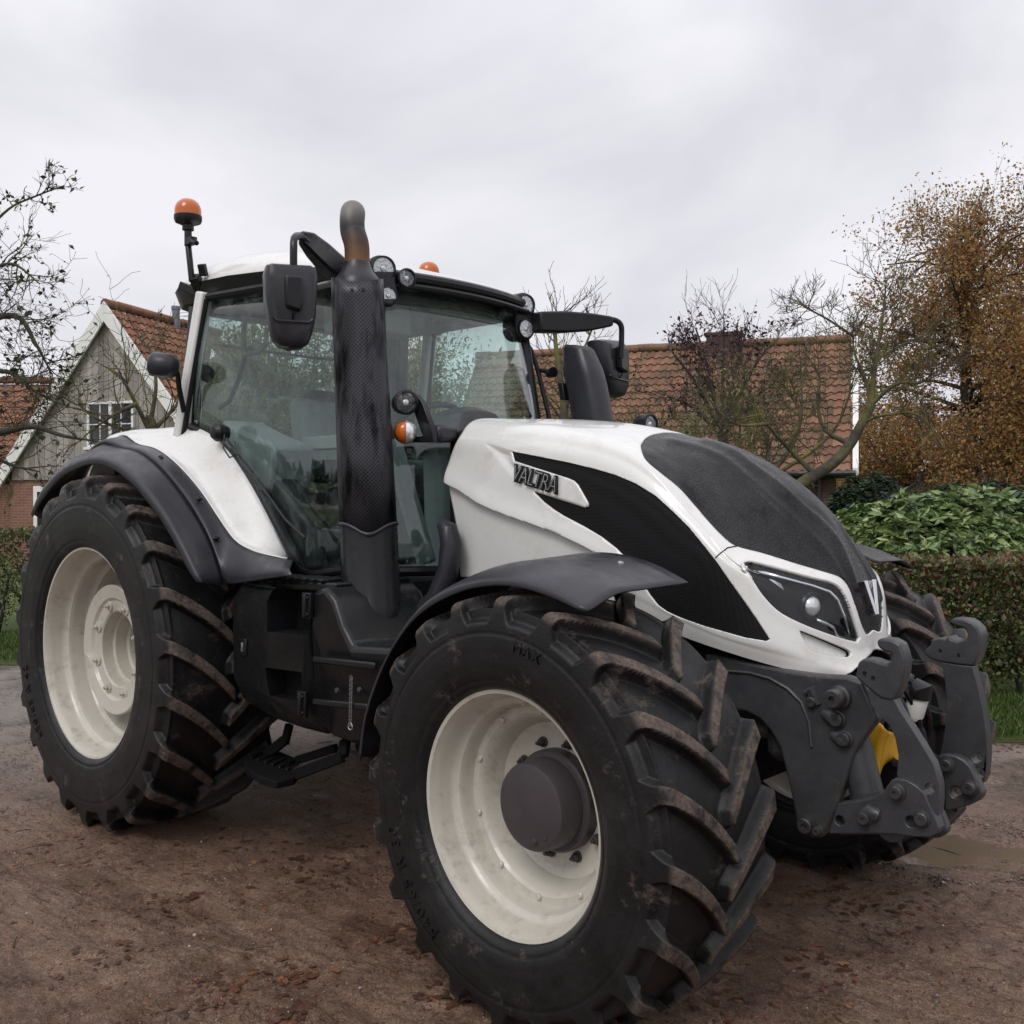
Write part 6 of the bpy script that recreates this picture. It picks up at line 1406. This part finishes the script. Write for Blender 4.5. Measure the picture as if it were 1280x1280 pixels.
# --- hedges
def hedge(name, label, pts, wid, h, n, mat, brown=.0, lsize=.042, trunks=True):
    e_ = thing(name, label, 'hedge', None); pts = [np.array(CW(*p)) for p in pts]; P_ = []; rs = np.random.default_rng(len(label))
    L = [np.linalg.norm(b-a) for a, b in zip(pts[:-1], pts[1:])]; tot = sum(L)
    for (a, b), l_ in zip(zip(pts[:-1], pts[1:]), L):
        k = int(n*l_/tot); ex = (b-a)/l_; ey = np.array((-ex[1], ex[0], 0)); u = rs.random(k); s_ = rs.random(k)
        z = h*(.16+.84*rs.random(k)**.8); yy = rs.choice([-1, 1], k)*wid/2*(1-np.abs(rs.normal(0, .16, k))); topm = s_ < .30
        z = np.where(topm, h*(1-np.abs(rs.normal(0, .035, k))), z); yy = np.where(topm, (rs.random(k)-.5)*wid, yy); inn = (s_ > .8); yy = np.where(inn, (rs.random(k)-.5)*wid*.9, yy); z = np.where(inn, h*(.12+.86*rs.random(k)), z)
        bump = np.array([.05*fbm(q[0]*1.0, q[1]*1.0, 3.0, 3, 2) for q in (a+ex*(uu*l_) for uu in u)])
        P_.append(a+ex*(u*l_)[:, None]+ey*(yy+bump)[:, None]+np.stack([0*z, 0*z, z+bump*.6], 1))
    P_ = np.concatenate(P_); nb = rs.random(len(P_)) < brown*np.clip((P_[:, 2]/h-.25)*1.4, .15, 1.2)
    leafmesh('foliage', P_[~nb], lsize, mat, e_, .6, rs=rs); 
    if nb.any(): leafmesh('brown_foliage', P_[nb], lsize*1.15, M['l_hedge2'], e_, .62, rs=rs)
    t = Tree(5, .25)
    for (a, b), l_ in zip(zip(pts[:-1], pts[1:]), L):
        m_ = int(l_/.32)
        for k in range(m_):
            q = Vector(a+(b-a)*((k+.5+t.r.uniform(-.3, .3))/m_))+Vector((t.r.uniform(-.12, .12), t.r.uniform(-.12, .12), 0)); t.grow(q, Vector((t.r.gauss(0, .1), t.r.gauss(0, .1), 1)), h*.75, .028, 2, .2, .8, .6, (4, 6), 4, .004)
    t.build(M['bark_oak'], e_); return e_
hedge('clipped_hedge', 'clipped hedge with brown beech leaves among the green at the right behind the linkage', [(2.2, 8.75), (8.5, 8.45)], .70, 1.20, 54000, M['l_hedge'], .34)
hedge('clipped_hedge', 'low clipped hedge of dark leaves behind the rear wheel at the left edge', [(-11.5, 12.6), (-2.5, 12.8)], .70, 1.32, 46000, M['l_hedge'], .06)
# --- rhododendrons
def rhodo(label, c, rad, n, mat, seed, name='rhododendron_bush', leaf=.125):
    rs = np.random.default_rng(seed); e_ = thing(name, label, 'bush', None); cen = np.array(CW(c[0], c[1], c[2])); P_ = []; Dv = []
    u = rs.normal(0, 1, (n, 3)); u[:, 2] = np.abs(u[:, 2])*.9-.25; u /= np.linalg.norm(u, axis=1, keepdims=True)
    lob = np.array([1+.20*fbm(q[0]*2, q[1]*2+q[2], 1.2, 3, seed) for q in u]); rr = np.where(rs.random(n) < .75, 1, rs.uniform(.75, 1, n))*lob
    loc = u*rr[:, None]; pos = cen+hR*(loc[:, 0]*rad[0])[:, None]+hF*(loc[:, 1]*rad[1])[:, None]+np.stack([0*rr, 0*rr, loc[:, 2]*rad[2]], 1)
    ax = u+np.array((0, 0, .7))+rs.normal(0, .25, (n, 3)); ax /= np.linalg.norm(ax, axis=1, keepdims=True)
    axw = hR*ax[:, :1]+hF*ax[:, 1:2]+np.stack([0*rr, 0*rr, ax[:, 2]], 1)
    for k in range(7):
        a = 2*PI*k/7+rs.uniform(0, .5, n); t1 = np.cross(axw, rs.normal(0, 1, (n, 3))*0+np.array((.3, .5, .8))); t1 /= np.linalg.norm(t1, axis=1, keepdims=True); t2 = np.cross(axw, t1)
        Dv.append(t1*np.cos(a)[:, None]+t2*np.sin(a)[:, None]+axw*rs.uniform(-.15, .45, n)[:, None]); P_.append(pos)
    P_ = np.concatenate(P_); P_[:, 2] = np.maximum(P_[:, 2], .06); leafmesh('foliage', P_, leaf, mat, e_, .34, dirs=np.concatenate(Dv), rs=rs, fold=.2, sizevar=.25, oval=True)
    t = Tree(seed, .2); bs = Vector(cen); bs.z = 0
    for k in range(16): a = t.r.uniform(0, 2*PI); t.grow(bs+Vector((t.r.uniform(-.4, .4), t.r.uniform(-.4, .4), 0)), Vector(hR*math.cos(a)*rad[0]+hF*math.sin(a)*rad[1])*.5+Vector((0, 0, 1.1*rad[2])), rad[2]*1.1, .03, 2, .2, .6, .6, (3, 4), 4, .005)
    t.build(M['bark_oak'], e_); return e_
rhodo('broad pale green rhododendron bush above the clipped hedge at the right', (4.5, 10.6, .60), (1.62, 1.0, 1.14), 2600, M['l_rhodo'], 71)
rhodo('darker rhododendron bush behind the pale one at the right edge', (6.9, 12.2, .65), (1.9, 1.1, 1.14), 1500, M['l_rhodo2'], 73)
rhodo('dark green conifer bush between the brick wall and the rhododendron', (5.75, 16.3, .8), (.75, .7, 1.20), 2600, M['l_con'], 75, 'conifer_bush', .10)
rhodo('dark evergreen bush under the oak trees', (9.0, 19.0, .6), (2.2, 1.2, 1.3), 1200, M['l_con'], 79, 'evergreen_bush', .16)
# --- trees and field on the camera side (they show as reflections in the glass)
t = Tree(91, .14); e_ = thing('field_tree', 'round dark tree standing alone in the field', 'tree', None); base = Vector((-19, -13, 0)); q = t.limb([base, base+Vector((0, 0, 2.6)), base+Vector((0, 0, 5))], .25, .1, 8)
t.sprout(q, 30, 2.2, .06, 2, t0=.3, up=.3, spread=.8, kids=(3, 4), seg=3, minr=.02, tipn=5); t.build(M['bark_oak'], e_); P_ = np.repeat(np.array([tuple(p) for p in t.tips]), 4, 0); leafmesh('crown', P_+rng.normal(0, .3, P_.shape), .30, M['l_con'], e_, .7)
o = obj('field', [(-90, -90, .03), (-5, -90, .03), (-5, -7, .03), (-90, -7, .03)], [(0, 1, 2, 3)], M['bed'], None); tag(o, 'green field beside the yard', 'field', kind='structure')
# far woodland all round the horizon
rs = np.random.default_rng(5); P_ = []
for a in np.linspace(0, 2*PI, 900, endpoint=False):
    rr = 150+20*math.sin(3*a); hh = 5.5+2.2*fbm(math.cos(a)*9, math.sin(a)*9, 1.5, 4, 4); k = 16
    z = rs.random(k)*hh; P_.append(np.stack([CAM[0]+math.cos(a)*(rr+rs.normal(0, 2, k))+rs.normal(0, .7, k), CAM[1]+math.sin(a)*(rr+rs.normal(0, 2, k))+rs.normal(0, .7, k), z], 1))
wd = leafmesh('woodland', np.concatenate(P_), 2.4, M['l_con'], None, .8, rs=rs); tag(wd, 'far belt of dark woodland along the horizon', 'woodland', kind='stuff')
# --- grass, fallen leaves, gravel
def scatter(n, r0, r1, d0, d1, rs): r_ = rs.uniform(r0, r1, n); d = rs.uniform(d0, d1, n); return np.array([CW(a, b) for a, b in zip(r_, d)])
rs = np.random.default_rng(8)
G = np.concatenate([scatter(15000, 3.0, 6.5, 7.0, 8.4, rs), scatter(12000, -9, -4.2, 10.3, 12.2, rs)]); lim = np.array([1.0]*len(G)); G[:, 2] = .045
rel = G-CAM; rr = rel@hR; dd = rel@hF; okk = (rr < 0) | (dd > 7.05+.12*np.sin(rr*1.7)+np.maximum(0, (3.4-rr))*.42+.03); G = G[okk]
dv = rs.normal(0, .45, G.shape); dv[:, 2] = 1; gr = leafmesh('grass', G, .075, M['l_grass'], None, .10, dirs=dv, rs=rs); tag(gr, 'short green grass blades on the verges', 'grass', kind='stuff')
n = 2600; x = rs.uniform(-1.5, 8, n); pts = []
cl = [(PZ(a, b, 0), s_) for a, b, s_ in ((300, 1220, .16), (260, 1250, .14), (400, 1100, .22), (410, 1070, .2), (500, 1170, .18), (210, 1130, .2), (330, 1050, .25), (60, 1070, .3), (20, 1000, .35), (1180, 1090, .16), (1100, 1150, .25), (1240, 1065, .16), (1050, 1120, .22), (900, 1240, .14), (360, 1215, .10), (760, 1265, .1), (560, 1240, .12), (440, 1010, .3), (1010, 1200, .2), (130, 1200, .15), (360, 1270, .08))]
for k in range(620):
    c_, s_ = cl[rs.integers(len(cl))]; q = c_[:2]+rs.normal(0, s_*.55, 2); pts.append((q[0], q[1]))
for k in range(100):
    d = rs.uniform(1.9, 9.5); r_ = rs.uniform(-.62, .62)*d; q = CW(r_, d); pts.append((q[0], q[1]))
for k in range(900):
    r_ = rs.uniform(2.6, 6.5); d = 7.05+.12*math.sin(r_*1.7)+max(0, (3.4-r_))*.42+rs.choice([rs.normal(-.05, .09), rs.uniform(.9, 1.6)]); q = CW(r_, d); pts.append((q[0], q[1]))
for k in range(300): q = CW(rs.uniform(-9, -4.2), rs.normal(10.25, .12)); pts.append((q[0], q[1]))
nbig = len(pts)
for k in range(5200):  # small dark flecks: mashed leaf bits that also stand in for crevice shade
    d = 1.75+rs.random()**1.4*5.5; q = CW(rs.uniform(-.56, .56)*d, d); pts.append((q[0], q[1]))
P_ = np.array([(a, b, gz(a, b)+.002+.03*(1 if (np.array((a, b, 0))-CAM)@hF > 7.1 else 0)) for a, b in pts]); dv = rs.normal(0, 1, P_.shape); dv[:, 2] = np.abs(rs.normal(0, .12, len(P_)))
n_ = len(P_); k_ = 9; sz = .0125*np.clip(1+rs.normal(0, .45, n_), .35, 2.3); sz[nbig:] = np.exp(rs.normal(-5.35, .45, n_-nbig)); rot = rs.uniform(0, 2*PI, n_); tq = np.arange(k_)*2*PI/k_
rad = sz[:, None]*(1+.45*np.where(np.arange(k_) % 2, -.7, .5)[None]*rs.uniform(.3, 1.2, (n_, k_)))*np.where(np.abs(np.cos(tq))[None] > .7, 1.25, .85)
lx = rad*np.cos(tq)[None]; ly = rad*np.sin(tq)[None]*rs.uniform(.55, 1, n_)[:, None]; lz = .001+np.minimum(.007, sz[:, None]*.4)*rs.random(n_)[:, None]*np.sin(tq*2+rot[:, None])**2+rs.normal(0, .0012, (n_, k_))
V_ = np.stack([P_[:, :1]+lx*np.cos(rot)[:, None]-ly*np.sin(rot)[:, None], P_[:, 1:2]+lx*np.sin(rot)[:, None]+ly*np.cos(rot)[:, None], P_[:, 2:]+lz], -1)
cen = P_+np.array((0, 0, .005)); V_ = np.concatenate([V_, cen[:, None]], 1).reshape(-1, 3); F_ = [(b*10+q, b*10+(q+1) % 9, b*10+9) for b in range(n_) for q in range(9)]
me = bpy.data.meshes.new('leaves_and_shade_flecks'); me.from_pydata(V_.tolist(), [], F_); me.materials.append(M['l_dead']); fa = finish('leaves_and_shade_flecks', me, None, 180); tag(fa, 'wet brown and rusty leaves and dark crevice-shade flecks scattered over the yard', 'fallen leaves', kind='stuff')
n = 30000; d = 1.7+rs.random(n)**1.6*6.2; r_ = rs.uniform(-.56, .56, n)*d; oc = np.array([(1, 0, 0), (-1, 0, 0), (0, 1, 0), (0, -1, 0), (0, 0, 1), (0, 0, -1)], float); of = np.array([(0, 2, 4), (2, 1, 4), (1, 3, 4), (3, 0, 4), (2, 0, 5), (1, 2, 5), (3, 1, 5), (0, 3, 5)])
pos = np.array([CW(a, b) for a, b in zip(r_, d)]); ring_ = rs.uniform(0, 2*PI, 1500); rr_ = 1+np.abs(rs.normal(.08, .22, 1500)); pos[:1500] = PUD+hR*(.44*rr_*np.cos(ring_))[:, None]+hF*(.40*rr_*np.sin(ring_))[:, None]
pos[:, 2] = [gz(a, b)+.001 for a, b in pos[:, :2]]; sc = np.exp(rs.normal(-6.0, .52, n)); sc[:1500] = np.exp(rs.normal(-5.0, .45, 1500)); sc[1500:3600] = np.exp(rs.normal(-5.35, .35, 2100))
V_ = (oc[None]*rs.uniform(.6, 1.2, (n, 6, 1))*np.stack([sc, sc*rs.uniform(.6, 1, n), sc*.6], 1)[:, None, :]); an = rs.uniform(0, 2*PI, n); ca, sa = np.cos(an)[:, None], np.sin(an)[:, None]
V_ = np.stack([V_[..., 0]*ca-V_[..., 1]*sa, V_[..., 0]*sa+V_[..., 1]*ca, V_[..., 2]], -1)+pos[:, None, :]
me = bpy.data.meshes.new('gravel'); me.from_pydata(V_.reshape(-1, 3).tolist(), [], (of[None]+(np.arange(n)*6)[:, None, None]).reshape(-1, 3).tolist())
m = NT('loose_grit'); gnode = m.n('NewGeometry'); me.materials.append(m.set(Base_Color=m.ramp(gnode.outputs['Random Per Island'], [(0, (.06, .042, .032, 1)), (.6, (.14, .105, .08, 1)), (.9, (.26, .22, .18, 1)), (1, (.42, .38, .33, 1))]), Roughness=.75)); 
gv = finish('gravel', me, None, 180); tag(gv, 'small loose stones pressed into the dirt of the yard', 'gravel', kind='stuff')

n = 5500; d = 1.7+rs.random(n)**1.5*5.2; r_ = rs.uniform(-.56, .56, n)*d; pos = np.array([CW(a, b) for a, b in zip(r_, d)]); cl_ = np.array([fbm(a, b, 1.3, 3, 9.0) for a, b in pos[:, :2]]); pos = pos[cl_ > -.12]; n = len(pos)
pos[:, 2] = [gz(a, b)-.001 for a, b in pos[:, :2]]; sc = np.exp(rs.normal(-5.35, .45, n)); ico = bmesh.new(); bmesh.ops.create_icosphere(ico, subdivisions=1, radius=1); iv = np.array([tuple(v_.co) for v_ in ico.verts]); if_ = np.array([[v_.index for v_ in f_.verts] for f_ in ico.faces]); ico.free()
V_ = iv[None]*rs.uniform(.55, 1.25, (n, len(iv), 1))*np.stack([sc, sc*rs.uniform(.5, 1, n), sc*.35], 1)[:, None]; an = rs.uniform(0, 2*PI, n); ca, sa = np.cos(an)[:, None], np.sin(an)[:, None]
V_ = np.stack([V_[..., 0]*ca-V_[..., 1]*sa, V_[..., 0]*sa+V_[..., 1]*ca, V_[..., 2]], -1)+pos[:, None]
me = bpy.data.meshes.new('clods'); me.from_pydata(V_.reshape(-1, 3).tolist(), [], (if_[None]+(np.arange(n)*len(iv))[:, None, None]).reshape(-1, 3).tolist()); me.materials.append(M['dirt'])
tag(finish('clods', me, None, 180), 'crumbs of brown earth churned up across the yard', 'earth', kind='stuff')
tw = MB()
for k in range(150):
    dd = 1.9+rs.random()**1.4*6; q = CW(rs.uniform(-.55, .55)*dd, dd); a = rs.uniform(0, PI); L = rs.uniform(.04, .16); h = gz(q[0], q[1])+.005
    tw.tube([(q[0], q[1], h), (q[0]+L*.5*math.cos(a)+rs.normal(0, .006), q[1]+L*.5*math.sin(a), h+.005), (q[0]+L*math.cos(a), q[1]+L*math.sin(a), h)], rs.uniform(.0012, .003), 4, cap=False)
tag(tw.build('twigs', M['bark_apple'], None, smooth=180, fixn=False), 'thin broken twigs lying on the dirt', 'twigs', kind='stuff')
